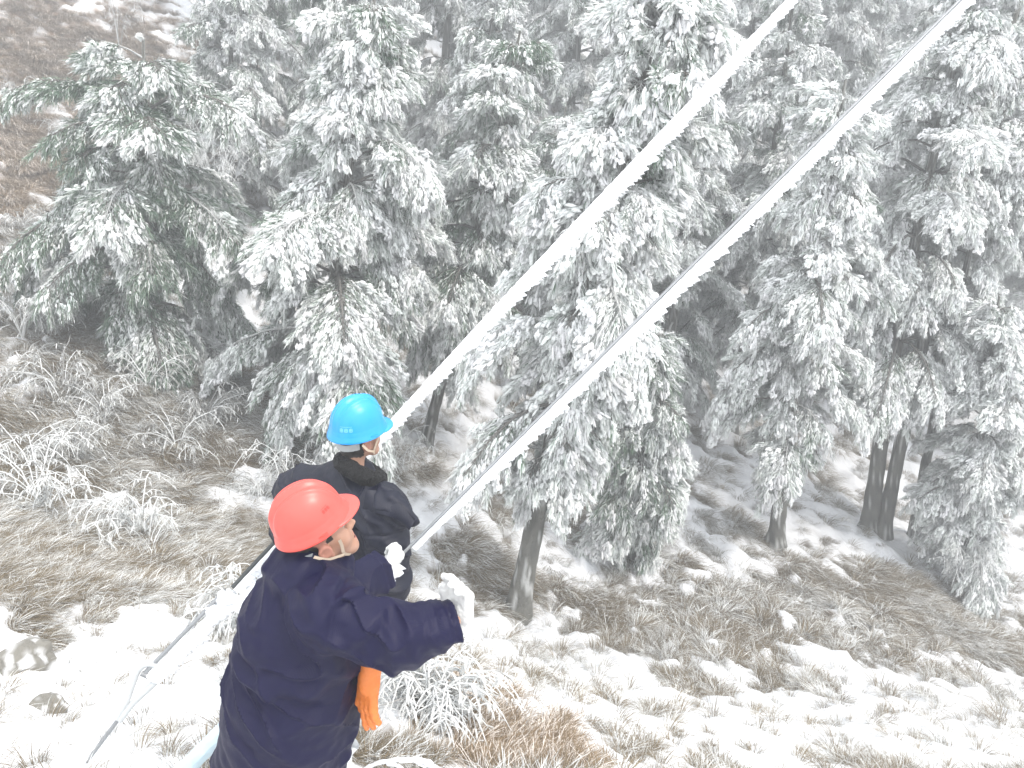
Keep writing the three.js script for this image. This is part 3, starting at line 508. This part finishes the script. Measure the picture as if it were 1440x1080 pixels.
function glove(name, parent, root, W, D, N, T, curl, mat, o = {}) {
  const pr = handPrims(W, D, N, T, curl, o.s || 1, o.pad || 0, o.thumbIn ?? .5), f0 = join(pr, .009);
  const cut = W.clone().addScaledVector(D, -(o.cuff || .04));
  const cf = o.flare ? cap(W.clone().addScaledVector(D, -(o.cuff + .02)), W, o.flare, .03) : null;
  const f = p => { let d = f0(p); if (cf) d = smin(d, cf(p), .03); d += .0012 * noise(p.x * 120, p.y * 120, p.z * 120) + .0015 * noise(p.x * 40, p.y * 40, p.z * 40); return Math.max(d, -((p.x - cut.x) * D.x + (p.y - cut.y) * D.y + (p.z - cut.z) * D.z)); };
  const [lo, hi] = box3([W.clone().addScaledVector(D, -(o.cuff || .04)), W.clone().addScaledVector(D, .18), W.clone().addScaledVector(T, .06), W.clone().addScaledVector(T, -.06), W.clone().addScaledVector(N, .1)], .045);
  const g = nets(f, lo, hi, .0034); return mesh(name, root ? local(g, root) : g, mat, parent);
}
const skinMat = vcol(.55), cloth = (c, sp) => new THREE.MeshPhysicalMaterial({ color: c, roughness: .5, specularIntensity: sp, bumpMap: weaveTex, bumpScale: .0012 }), navy = cloth(col(.0034, .003, .029), .36), navy2 = cloth(col(.004, .0055, .018), .65);
const whiteKnit = std(col(.70, .70, .68), .9, { bumpMap: weaveTex, bumpScale: .002 }), orangeRubber = std(col(.70, .19, .03), .5), trouser = std(col(.02, .022, .035), .85), bootMat = std(col(.02, .02, .02), .6);
const strapMat = std(col(.62, .50, .38), .8), bandMat = std(col(.36, .38, .38), .6), paleCollar = std(col(.42, .38, .33), .9), furMat = std(col(.006, .006, .007), .95);
const redShell = new THREE.MeshPhysicalMaterial({ color: col(.70, .085, .065), roughness: .38, clearcoat: .3, clearcoatRoughness: .35 }), blueShell = new THREE.MeshPhysicalMaterial({ color: col(.008, .31, .76), roughness: .38, clearcoat: .3, clearcoatRoughness: .35 });

function coatField(prims, k, o) {
  const base = join(prims, k), hd = o.hemDir, hp = o.hem;
  return p => {
    let d = base(p);
    d -= .016 * Math.pow(Math.max(0, 1 - 3.4 * Math.abs(noise(p.x * 4.5 + o.seed, p.y * 7 + p.x * 5, p.z * 4.5))), 2);
    for (const [c, n, r] of o.seams) { const t = (p.x - c.x) * n.x + (p.y - c.y) * n.y + (p.z - c.z) * n.z; if (Math.abs(t) < .02 && p.distanceTo(c) < r) d += .006 * Math.exp(-t * t / 6e-5); }
    d += .016 * fbm(p.x * 5 + o.seed, p.y * 11 + p.x * 4, p.z * 5, 2) + .004 * noise(p.x * 24, p.y * 30, p.z * 24);
    for (const [c, ax, fq, am, s] of o.folds) { const amp = am * 2.1; const x = p.x - c.x, y = p.y - c.y, z = p.z - c.z, r2 = x * x + y * y + z * z; if (r2 < s * s * 5) d -= amp * Math.exp(-r2 / (s * s)) * Math.pow(.5 + .5 * Math.sin((x * ax.x + y * ax.y + z * ax.z) * fq + 2.2 * noise(p.x * 9, p.y * 9, p.z * 9)), 2); }
    for (const q of o.cuts) d = Math.max(d, (p.x - q[0].x) * q[1].x + (p.y - q[0].y) * q[1].y + (p.z - q[0].z) * q[1].z > -.0 && p.distanceTo(q[0]) < q[2] ? ((p.x - q[0].x) * q[1].x + (p.y - q[0].y) * q[1].y + (p.z - q[0].z) * q[1].z) : -1);
    return Math.max(d, (p.x - hp.x) * hd.x + (p.y - hp.y) * hd.y + (p.z - hp.z) * hd.z);
  };
}
function lower(g, root, hip, fr, feet, coatHem) { // trousers and boots under the coat
  const legs = [], pts = [hip];
  feet.forEach((ft, i) => { const s = i ? 1 : -1, hj = hip.clone().addScaledVector(fr.s, s * .09), kn = hj.clone().lerp(ft, .5).addScaledVector(fr.f, .07), an = ft.clone().add(V(0, .09, 0)); legs.push(cap(hj, kn, .105, .08), cap(kn, an, .08, .06)); pts.push(ft); });
  legs.push(cap(hip.clone().add(V(0, .12, 0)), hip, .16, .14)); pts.push(hip.clone().add(V(0, .2, 0)));
  const f0 = join(legs, .04), f = p => f0(p) + .01 * fbm(p.x * 8, p.y * 16, p.z * 8, 2), [lo, hi] = box3(pts, .2);
  mesh('trousers', local(nets(f, lo, hi, .016), root), trouser, g);
  feet.forEach(ft => { const q = join([cap(ft.clone().add(V(0, .12, 0)), ft.clone().add(V(0, .05, 0)), .06, .055), cap(ft.clone().add(V(0, .04, 0)), ft.clone().add(V(0, .035, 0)).addScaledVector(fr.f, .16), .05, .042)], .03), [a, b] = box3([ft, ft.clone().addScaledVector(fr.f, .2), ft.clone().add(V(0, .14, 0))], .08); const y0 = ft.y - .01; mesh('boot', local(nets(p => Math.max(q(p), y0 - p.y), a, b, .011), root), bootMat, g); });
}
const bodyGeo = (parts, pts) => { const f = join(parts, .05), [lo, hi] = box3(pts, .18); return nets(f, lo, hi, .02, () => [.53, .32, .225]); };

// ---------------------------------------------------------------- the worker in the red helmet
{
  const fr = frame(30, 25), bf = frame(24, 0), O = at(448, 747, 2.62);
  const nb = at(430, 806, 2.66), chest = at(429, 880, 2.70), waist = at(410, 985, 2.80), hem = at(388, 1085, 2.88);
  const sR = at(464, 862, 2.50), eR = at(566, 898, 2.50), wR = at(640, 872, 2.56), sL = at(428, 822, 2.86), eL = at(474, 838, 3.10), wL = at(536, 803, 3.26);
  const fx = waist.x + .0, foot = s => { const x = hem.x + bf.s.x * .11 * s - .05 + bf.f.x * (s > 0 ? .06 : -.12), z = hem.z + bf.s.z * .11 * s + bf.f.z * (s > 0 ? .06 : -.12); return V(x, groundH(x, z), z); };
  const root = V(hem.x, groundH(hem.x, hem.z), hem.z), g = thing('person', root, 'worker in a red safety helmet and navy padded coat, one white-gloved hand raised', 'person');
  const body = mergeGeometries([headGeo(fr, O, .012), bodyGeo([cap(nb, chest, .07, .15), cap(chest, waist, .15, .14), cap(waist, hem, .14, .13), cap(nb, sR, .06, .06), cap(sR, eR, .05, .042), cap(eR, wR, .042, .03), cap(nb, sL, .06, .06), cap(sL, eL, .05, .042), cap(eL, wL, .042, .03)], [nb, chest, waist, hem, sR, eR, wR, sL, eL, wL])]);
  mesh('body', local(body, root), skinMat, g);
  const hd = hem.clone().sub(waist).normalize(), dR = wR.clone().sub(eR).normalize(), dL = wL.clone().sub(eL).normalize();
  const collarC = fr.p(O, -.055, -.165, 0), cn = frame(24, -62).f.clone().multiplyScalar(-1);
  const prims = [cap(nb, chest, .125, .20), cap(chest, waist, .205, .222), cap(waist, hem, .222, .225), cap(nb, sR, .10, .105), cap(sR, eR, .108, .088), cap(eR, wR.clone().addScaledVector(dR, .03), .086, .068), cap(nb, sL, .10, .10), cap(sL, eL, .10, .09), cap(eL, wL.clone().addScaledVector(dL, .03), .09, .078), ring(collarC, cn, .082, .026), cap(at(506, 925, 2.74), at(488, 1035, 2.82), .02, .018), cap(at(488, 1035, 2.82), at(476, 1085, 2.86), .018, .016)];
  const f = coatField(prims, .045, {
    seed: 1.7, seams: [[sR.clone().lerp(eR, .16), eR.clone().sub(sR).normalize().add(V(0, .25, 0)).normalize(), .2], [wR.clone().addScaledVector(dR, -.025), dR, .1], [wL.clone().addScaledVector(dL, -.03), dL, .11], [at(386, 1066, 2.88), hd, .4]], hem: at(386, 1078, 2.88), hemDir: hd, cuts: [[wR, dR, .13], [wL, dL, .13]],
    folds: [[eR, dR, 90, .020, .09], [at(500, 870, 2.45), V(.6, -.7, .2).normalize(), 60, .014, .11], [at(372, 940, 2.65), V(.25, .95, .1).normalize(), 46, .018, .16], [at(430, 960, 2.6), V(-.15, .97, .1).normalize(), 38, .014, .16], [at(470, 930, 2.6), V(.7, .6, 0).normalize(), 55, .014, .12], [at(400, 810, 2.6), V(.8, -.4, .3).normalize(), 60, .012, .09], [eL, dL, 75, .012, .09], [at(410, 1040, 2.7), V(.9, .2, .3).normalize(), 34, .012, .16], [at(610, 880, 2.5), dR, 75, .008, .07]]
  });
  const [lo, hi] = box3([nb, chest, waist, hem, sR, eR, wR, sL, eL, wL], .27);
  const coat = mesh('coat', local(nets(f, lo, hi, .008), root), navy, g);
  { // collar lining and the placket edge
    const lin = ring(fr.p(O, -.047, -.160, 0), cn, .068, .014); const [a, b] = box3([collarC], .13); mesh('collar_lining', local(nets(lin, a, b, .005), root), paleCollar, coat);
  }
  lower(g, root, hem.clone().addScaledVector(hd, -.08), bf, [foot(-1), foot(1)]);
  helmet(g, fr, O, root, redShell, strapMat, bandMat, { ink: '#c8322c', u0: 1.15, u1: .85, v0: .66, v1: .78 }, .92, .045);
  // raised near hand
  const hp = at(650, 868, 2.575), up = at(648, 815, 2.56).sub(hp).normalize(), n1 = at(600, 840, 2.45).sub(hp).normalize(); n1.addScaledVector(up, -n1.dot(up)).normalize();
  const t1 = up.clone().cross(n1).normalize();
  glove('glove', g, root, hp, up, n1, t1.clone().multiplyScalar(-1), [.25, .3, .42, .5], whiteKnit, { s: 1.02, pad: .0035, cuff: .05, thumbIn: .3 });
  // far hand closed on the lower cable
  const grip = at(566, 781, 3.345), w2 = wL.clone().addScaledVector(dL, .015), D2 = grip.clone().sub(w2).normalize(), cab = at(1350, 0, 3.6).sub(at(262, 1080, 3.25)).normalize();
  const N2 = cab.clone().cross(D2).normalize(), T2 = N2.clone().cross(D2).normalize();
  const gl = glove('glove', g, root, w2, D2, N2.clone().multiplyScalar(1), T2.dot(cab) > 0 ? T2 : T2.multiplyScalar(-1), .95, whiteKnit, { pad: .003, cuff: .045, thumbIn: .9 });
  const gcuff = new THREE.TorusGeometry(.031, .006, 10, 30); gcuff.lookAt(D2); const gc = w2.clone().addScaledVector(D2, -.012); gcuff.translate(gc.x - root.x, gc.y - root.y, gc.z - root.z); mesh('green_cuff_band', gcuff, std(col(.12, .5, .22), .8), gl);
}
// ---------------------------------------------------------------- the worker in the blue helmet
{
  const fr = frame(46, 6), bf = frame(50, 0), O = at(504, 608, 3.65);
  const nb = at(492, 676, 3.76), chest = at(492, 750, 3.78), waist = at(472, 850, 3.88), hem = at(440, 965, 3.98);
  const sR = at(541, 722, 3.62), eR = at(547, 822, 3.66), wR = at(505, 880, 3.84), sL = at(424, 690, 3.88), eL = at(414, 742, 3.84), wL = at(462, 800, 3.98);
  const root = V(hem.x, groundH(hem.x, hem.z), hem.z), g = thing('person', root, 'worker in a blue safety helmet and dark fur-collared coat, facing the iced cable', 'person');
  const body = mergeGeometries([headGeo(fr, O, 0), bodyGeo([cap(nb, chest, .07, .15), cap(chest, waist, .15, .14), cap(waist, hem, .14, .13), cap(nb, sR, .06, .06), cap(sR, eR, .05, .042), cap(eR, wR, .042, .03), cap(nb, sL, .06, .06), cap(sL, eL, .05, .042), cap(eL, wL, .042, .03)], [nb, chest, waist, hem, sR, eR, wR, sL, eL, wL])]);
  mesh('body', local(body, root), skinMat, g);
  const hd = hem.clone().sub(waist).normalize(), dR = wR.clone().sub(eR).normalize(), dL = wL.clone().sub(eL).normalize();
  const prims = [cap(nb, chest, .12, .19), cap(chest, waist, .195, .195), cap(waist, hem, .195, .2), cap(nb, sR, .10, .105), cap(sR, eR, .11, .092), cap(eR, wR.clone().addScaledVector(dR, .03), .088, .07), cap(nb, sL, .10, .115), cap(sL, eL, .115, .105), cap(eL, wL.clone().addScaledVector(dL, .03), .09, .07), cap(at(548, 708, 3.55), at(580, 732, 3.53), .05, .018)];
  const f = coatField(prims, .04, {
    seed: 6.1, seams: [[sR.clone().lerp(eR, .2), eR.clone().sub(sR).normalize(), .17]], hem: at(442, 955, 3.97), hemDir: hd, cuts: [[wR, dR, .12], [wL, dL, .12]],
    folds: [[at(525, 710, 3.5), V(.5, .8, .2).normalize(), 80, .012, .13], [at(500, 740, 3.55), V(.8, .5, 0).normalize(), 70, .012, .12], [at(550, 770, 3.55), V(.3, .95, 0).normalize(), 60, .014, .12], [at(420, 700, 3.75), V(.5, .8, .2).normalize(), 60, .010, .1], [at(545, 830, 3.6), V(.1, 1, 0), 60, .012, .1]]
  });
  const [lo, hi] = box3([nb, chest, waist, hem, sR, eR, wR, sL, eL, wL], .25);
  const coat = mesh('coat', local(nets(f, lo, hi, .009), root), navy2, g);
  { const c = at(507, 661, 3.69), n = frame(40, 58).f, f0 = ring(c, n, .097, .041), [a, b] = box3([c], .17); mesh('fur_collar', local(nets(p => f0(p) + .006 * noise(p.x * 45, p.y * 45, p.z * 45) + .006 * noise(p.x * 140, p.y * 140, p.z * 140), a, b, .0055), root), furMat, coat); }
  { // short cape edge over the near shoulder
    const a = at(531, 690, 3.53), b = at(583, 733, 3.5), c = at(580, 748, 3.52), d = at(560, 730, 3.49), bg = new Bag(); const top = [at(515, 690, 3.5), a, at(562, 708, 3.5), b], bot = [at(510, 716, 3.52), at(535, 722, 3.48), d, at(576, 745, 3.5)];
    const N = 12, ct = new THREE.CatmullRomCurve3(top), cb = new THREE.CatmullRomCurve3(bot); let pl = null;
    for (let k = 0; k <= N; k++) { const p = ct.getPoint(k / N), q = cb.getPoint(k / N), r = [bg.v(p, [1, 1, 1]), bg.v(p.clone().lerp(q, .5).add(V(0, .004, .012)), [1, 1, 1]), bg.v(q.clone().add(V(0, 0, .006)), [1, 1, 1]), bg.v(q.clone().add(V(0, .004, -.01)), [1, 1, 1]), bg.v(p.clone().lerp(q, .5).add(V(0, -.006, -.01)), [1, 1, 1])]; if (pl) for (let m = 0; m < 4; m++) { bg.tri(pl[m], pl[m + 1], r[m + 1]); bg.tri(pl[m], r[m + 1], r[m]); } pl = r; }
    mesh('shoulder_flap', local(bg.geo(), root), navy2, coat);
  }
  const foot = s => { const x = hem.x + bf.s.x * .11 * s - .02, z = hem.z + bf.s.z * .11 * s; return V(x, groundH(x, z), z); };
  lower(g, root, hem.clone().addScaledVector(hd, -.08), bf, [foot(-1), foot(1)]);
  helmet(g, fr, O, root, blueShell, strapMat, bandMat, { ink: '#7fd0ff', u0: 2.75, u1: 2.2, v0: .72, v1: .88 }, 1.0, .02);
  for (const [w, d] of [[wR, dR], [wL, dL]]) { const n = V(0, -1, 0).addScaledVector(d, d.y).normalize(), t = d.clone().cross(n); glove('glove', g, root, w.clone().addScaledVector(d, .02), d, n, t, .6, whiteKnit, { pad: .003, cuff: .05 }); }
}
// orange rubber glove hanging at the red-helmet worker's coat front
{
  const W = at(519, 958, 2.68), tip = at(512, 1022, 2.70), D = tip.clone().sub(W).normalize(), T = at(470, 950, 2.70).sub(W); T.addScaledVector(D, -T.dot(D)).normalize(); const N = D.clone().cross(T).normalize();
  const tw = T.clone().multiplyScalar(.85).addScaledVector(N, .53).normalize(), nn = D.clone().cross(tw).normalize();
  const m = glove('rubber_glove', null, null, W, D, nn, tw, [.3, .06, .12, .2], orangeRubber, { s: 1.12, pad: .0015, cuff: .09, flare: .036, thumbIn: -.3 });
  tag(m, 'orange rubber glove hanging from the front of the navy padded coat', 'glove');
}

// ---------------------------------------------------------------- the two iced guy cables
const steel = std(col(.30, .31, .32), .5, { metalness: .55 }), darkSteel = std(col(.075, .08, .08), .55, { metalness: .4 }), iceMat = new THREE.MeshPhysicalMaterial({ color: col(.86, .88, .90), roughness: .55, clearcoat: .25, clearcoatRoughness: .4, bumpMap: grainTex, bumpScale: .004 });
const along = pts => new THREE.CatmullRomCurve3(pts, false, 'centripetal');
function strand(c, r, step = .008) { // twisted wire rope
  const L = c.getLength(), n = Math.ceil(L / step), m = 18, p = [], uv = [], ix = [];
  for (let k = 0; k <= n; k++) { const q = c.getPointAt(k / n), t = c.getTangentAt(k / n), a = t.clone().cross(V(0, 0, 1)).normalize(), b = t.clone().cross(a); for (let i = 0; i <= m; i++) { const th = i / m * 6.2832, rr = r * (1 + .1 * Math.cos(7 * th - k * step * 80)); p.push(q.x + (a.x * Math.cos(th) + b.x * Math.sin(th)) * rr, q.y + (a.y * Math.cos(th) + b.y * Math.sin(th)) * rr, q.z + (a.z * Math.cos(th) + b.z * Math.sin(th)) * rr); uv.push(i / m, k * step); } }
  for (let k = 0; k < n; k++) for (let i = 0; i < m; i++) { const a = k * (m + 1) + i, d = a + m + 1; ix.push(a, a + 1, d, a + 1, d + 1, d); }
  const g = new THREE.BufferGeometry(); g.setAttribute('position', new THREE.Float32BufferAttribute(p, 3)); g.setAttribute('uv', new THREE.Float32BufferAttribute(uv, 2)); g.setIndex(ix); g.computeVertexNormals(); return g;
}
function rime(c, wind, r0, ext, seed, wrap = 1) { // a vane of rime grown to windward, toothed along its edge
  const R = rng(seed), L = c.getLength(), step = .007, n = Math.ceil(L / step), m = 14, b = new Bag(); let prev = null, tooth = [], s0 = 0;
  while (s0 < L + .2) { const w = .025 + .035 * R(); tooth.push([s0, w, .7 + .36 * R()]); s0 += w * .85; }
  let ti = 0;
  for (let k = 0; k <= n; k++) {
    const s = k * step, u = Math.min(1, k / n), q = c.getPointAt(u), t = c.getTangentAt(u), a = wind.clone().addScaledVector(t, -wind.dot(t)).normalize(), d = t.clone().cross(a);
    while (ti < tooth.length - 1 && tooth[ti + 1][0] < s) ti++;
    const fr = clamp((s - tooth[ti][0]) / tooth[ti][1], 0, 1), saw = tooth[ti][2] * (fr < .75 ? lerp(.66, 1, fr / .75) : lerp(1, .66, (fr - .75) / .25));
    const E = ext(u) * (saw + .12 * noise(s * 40, seed)), rr = r0 * (1 + .25 * noise(s * 22, seed + 3)), ringv = [];
    for (let i = 0; i < m; i++) {
      const th = i / m * 6.2832, ct = Math.cos(th), st = Math.sin(th), e = ct > 0 ? Math.pow(ct, 1.6) * E : -(1 - wrap) * rr * 1.4 * ct, wob = 1 + .3 * noise(s * 30 + ct * 3, st * 3, seed + 9);
      ringv.push(b.v(q.clone().addScaledVector(a, ct * rr * wob * (ct > 0 ? 1 : wrap) + (ct > 0 ? e : 0)).addScaledVector(d, st * rr * wob * (1.15 + 9 * E * Math.max(0, ct) * .5)).addScaledVector(t, ct > 0 ? e * .32 : 0), [1, 1, 1]));
    }
    if (prev) for (let i = 0; i < m; i++) { const j = (i + 1) % m; b.tri(prev[i], ringv[i], ringv[j]); b.tri(prev[i], ringv[j], prev[j]); }
    prev = ringv;
  }
  for (let k = 0; k < L * 420; k++) { // loose feathers standing off the vane
    const u = R(), q = c.getPointAt(u), t = c.getTangentAt(u), a = wind.clone().addScaledVector(t, -wind.dot(t)).normalize(), d = t.clone().cross(a), th = (R() - .5) * 2.6, E = ext(u);
    const dir = a.clone().multiplyScalar(Math.cos(th)).addScaledVector(d, Math.sin(th)).addScaledVector(t, .25 + .5 * R()).normalize(), l = E * (.12 + .26 * R()) + .008, p0 = q.clone().addScaledVector(a, Math.max(0, Math.cos(th)) * E * .75 * R()).addScaledVector(d, Math.sin(th) * r0 * .7);
    b.tube([p0, p0.clone().addScaledVector(dir, l * .6), p0.clone().addScaledVector(dir, l)], [.0045 + .003 * R(), .0036, .0006], [1, 1, 1], 5);
  }
  return b.geo(4);
}
const lump = (c, r, seed, amp = .35) => { const g = new THREE.IcosahedronGeometry(1, 3), a = g.attributes.position; for (let i = 0; i < a.count; i++) { const v = V().fromBufferAttribute(a, i), n = 1 + amp * noise(v.x * 1.7 + seed, v.y * 1.7, v.z * 1.7) + .2 * noise(v.x * 4.5, v.y * 4.5 + seed, v.z * 4.5); a.setXYZ(i, v.x * r.x * n, v.y * r.y * n, v.z * r.z * n); } g.computeVertexNormals(); g.translate(c.x, c.y, c.z); return g; };
const tubeG = (pts, r, seg = 40) => new THREE.TubeGeometry(along(pts), seg, r, 10);
{ // upper cable: ground anchor, turnbuckle loop, clamp, then the iced strand
  const A = at(115, 1080, 3.9), root = at(60, 1143, 3.87), d = (x, y) => { const u = (x - 115) / (1110 - 115); return at(x, y, 1 / lerp(1 / 3.9, 1 / 4.45, u)); };
  const g = thing('guy_cable', root, 'iced guy cable anchored by a looped clamp, passing behind the blue-helmet worker', 'cable', null), put = (n, gg, m, par = g) => mesh(n, local(gg, root), m, par);
  const B = d(327, 826), top = d(1110, 0), dir = top.clone().sub(d(700, 432)).normalize(), end = top.clone().addScaledVector(dir, 7);
  const c1 = along([B, d(385, 764), d(545, 600), d(700, 432), top, end]), wind = V(.72, -.62, .25);
  put('cable', strand(c1, .011), darkSteel);
  const cf = along([d(470, 677), d(545, 600), d(700, 432), top, end]);
  put('rime_ice', rime(along([B, d(385, 764), d(470, 677)].map(p => p.clone().addScaledVector(wind, .014))), wind, .014, u => .05, 14, .3), iceMat);
  put('rime_ice', rime(cf, wind, .016, u => .040 + .038 * Math.exp(-((u - .2) ** 2) / .008) - .012 * sst(.28, .36, u), 4), iceMat).userData.label = 'toothed white rime along the cable';
  put('anchor_rod', tubeG([root.clone().add(V(-.05, -.1, 0)), A, d(172, 1004)], .0105), steel);
  const rimedSteel = std(col(.52, .54, .55), .5);
  const p0 = d(166, 1012), p1 = d(208, 948), mid = p0.clone().lerp(p1, .5), tv = p1.clone().sub(p0).normalize(), sv = tv.clone().cross(V(.2, .3, .95)).normalize(), S = (t, s) => p0.clone().addScaledVector(tv, t).addScaledVector(sv, s), L = p0.distanceTo(p1);
  put('thimble_loop', tubeG([S(0, -.008), S(L * .4, -.017), S(L * .75, -.04), S(L, -.052), S(L + .04, -.034), S(L + .055, 0), S(L + .04, .034), S(L, .052), S(L * .75, .04), S(L * .4, .017), S(0, .008)], .017, 80), rimedSteel);
  put('loop_pin', tubeG([S(L - .01, -.03), S(L - .01, .03)], .013), steel);
  const q0 = d(207, 950), q1 = d(322, 833), t2 = q1.clone().sub(q0).normalize(), s2 = t2.clone().cross(V(.2, .3, .95)).normalize(), off = (p, s, z = 0) => p.clone().addScaledVector(s2, s).add(V(0, 0, z));
  put('clamp_bolt', tubeG([off(q0, -.018), off(q1, -.02)], .011), steel); put('clamp_bolt', tubeG([off(q0, .028), off(q1, .024)], .013), iceMat);
  const fv = rime(along([off(q0, .02), off(q0.clone().lerp(q1, .5), .026), off(q1, .022)]), wind, .024, u => .035 + .02 * Math.sin(u * 9) ** 2, 9); put('rime_ice', fv, iceMat);
  put('wedge_clamp', lump(d(318, 842), V(.05, .045, .045), 2.2, .5), iceMat);
  put('wedge_clamp_cap', lump(off(d(338, 846), .02), V(.06, .04, .045), 5.2, .6), iceMat);
  put('clamp_nut', lump(off(d(299, 858), .0), V(.035, .03, .03), 7.7, .5), iceMat);
  const fv2 = rime(along([off(d(322, 838), .06), off(d(352, 812), .06), off(d(392, 770), .05)]), wind, .03, u => .05, 19); put('rime_ice', fv2, iceMat);
}
{ // lower cable, gripped by the red-helmet worker
  const d = (x, y) => { const u = (x - 262) / (1350 - 262); return at(x, y, 1 / lerp(1 / 3.25, 1 / 3.6, u)); };
  const root = d(190, 1150), g = thing('guy_cable', root, 'iced guy cable gripped by the red-helmet worker, bare steel along its upper side', 'cable', null), put = (n, gg, m, par = g) => mesh(n, local(gg, root), m, par);
  const top = d(1350, 0), dir = top.clone().sub(d(262, 1080)).normalize(), end = top.clone().addScaledVector(dir, 7), bot = root.clone(), c = along([bot, d(262, 1080), d(580, 765), d(900, 446), top, end]), wind = V(.72, -.62, .25);
  put('cable', strand(c, .0065), steel);
  const gripU = .0; const c2 = along([d(578, 767), d(760, 585), d(1000, 347), top, end]), c3 = along([d(497, 847), d(530, 815), d(556, 789)]);
  const off = cc => along(cc.getPoints(8).map(p => p.clone().addScaledVector(wind, .013)));
  put('rime_ice', rime(off(c2), wind, .012, u => .010 + .030 * sst(.0, .06, u) + .012 * sst(.06, .16, u) - .01 * sst(.24, .34, u), 5, .45), iceMat);
  put('rime_ice', rime(off(c3), wind, .014, u => .045, 6, .35), iceMat);
  const guard = new THREE.CatmullRomCurve3([d(225, 1116), d(262, 1080), d(300, 1042), d(330, 1012)]); const gg = new THREE.TubeGeometry(guard, 40, .036, 14), a = gg.attributes.position; for (let i = 0; i < a.count; i++) { const v = V().fromBufferAttribute(a, i), n = .010 * noise(v.x * 18, v.y * 18, v.z * 18) + .004 * noise(v.x * 60, v.y * 60, v.z * 60); a.setXYZ(i, v.x + n, v.y + n, v.z + n); } gg.computeVertexNormals();
  put('ice_sleeve', gg, std(col(.58, .72, .77), .45));
}
// chips of ice knocked off the cable
for (const [x, y, s, k] of [[621, 825, .012, 1], [628, 836, .010, 2]]) tag(mesh('ice_chip', lump(at(x, y, 2.7), V(s, s * .8, s), k, .6), iceMat), 'small white chip of ice beside the raised glove', 'ice chip', 'chips of ice falling by the raised glove');
// iced bramble arching over the near bank
{
  const o = at(470, 1105, 3.1), g = thing('iced_bramble', V(o.x, groundH(o.x, o.z), o.z), 'thick iced bramble stem arching low beside the navy coat hem', 'bramble');
  const P = a => a.map(([x, y, z]) => at(x, y, z));
  const rough = (gg, s) => { const a = gg.attributes.position; for (let i = 0; i < a.count; i++) { const v = V().fromBufferAttribute(a, i), n = .006 * noise(v.x * 40 + s, v.y * 40, v.z * 40); a.setXYZ(i, v.x + n, v.y + n, v.z - n); } gg.computeVertexNormals(); return local(gg, g.position); };
  mesh('stem', rough(tubeG(P([[462, 1120, 3.1], [482, 1082, 3.08], [490, 1055, 3.06], [498, 1046, 3.05]]), .024), 1), iceMat, g);
  mesh('stem', rough(tubeG(P([[490, 1110, 3.1], [520, 1078, 3.08], [560, 1069, 3.06], [600, 1071, 3.05], [625, 1090, 3.05]]), .010), 2), iceMat, g);
  mesh('stem', rough(tubeG(P([[545, 1071, 3.07], [560, 1079, 3.05], [575, 1095, 3.05]]), .008), 3), iceMat, g);
  mesh('stem', rough(tubeG(P([[585, 1069, 3.06], [596, 1079, 3.05], [604, 1095, 3.05]]), .007), 4), iceMat, g);
}
renderer.render(scene, camera);
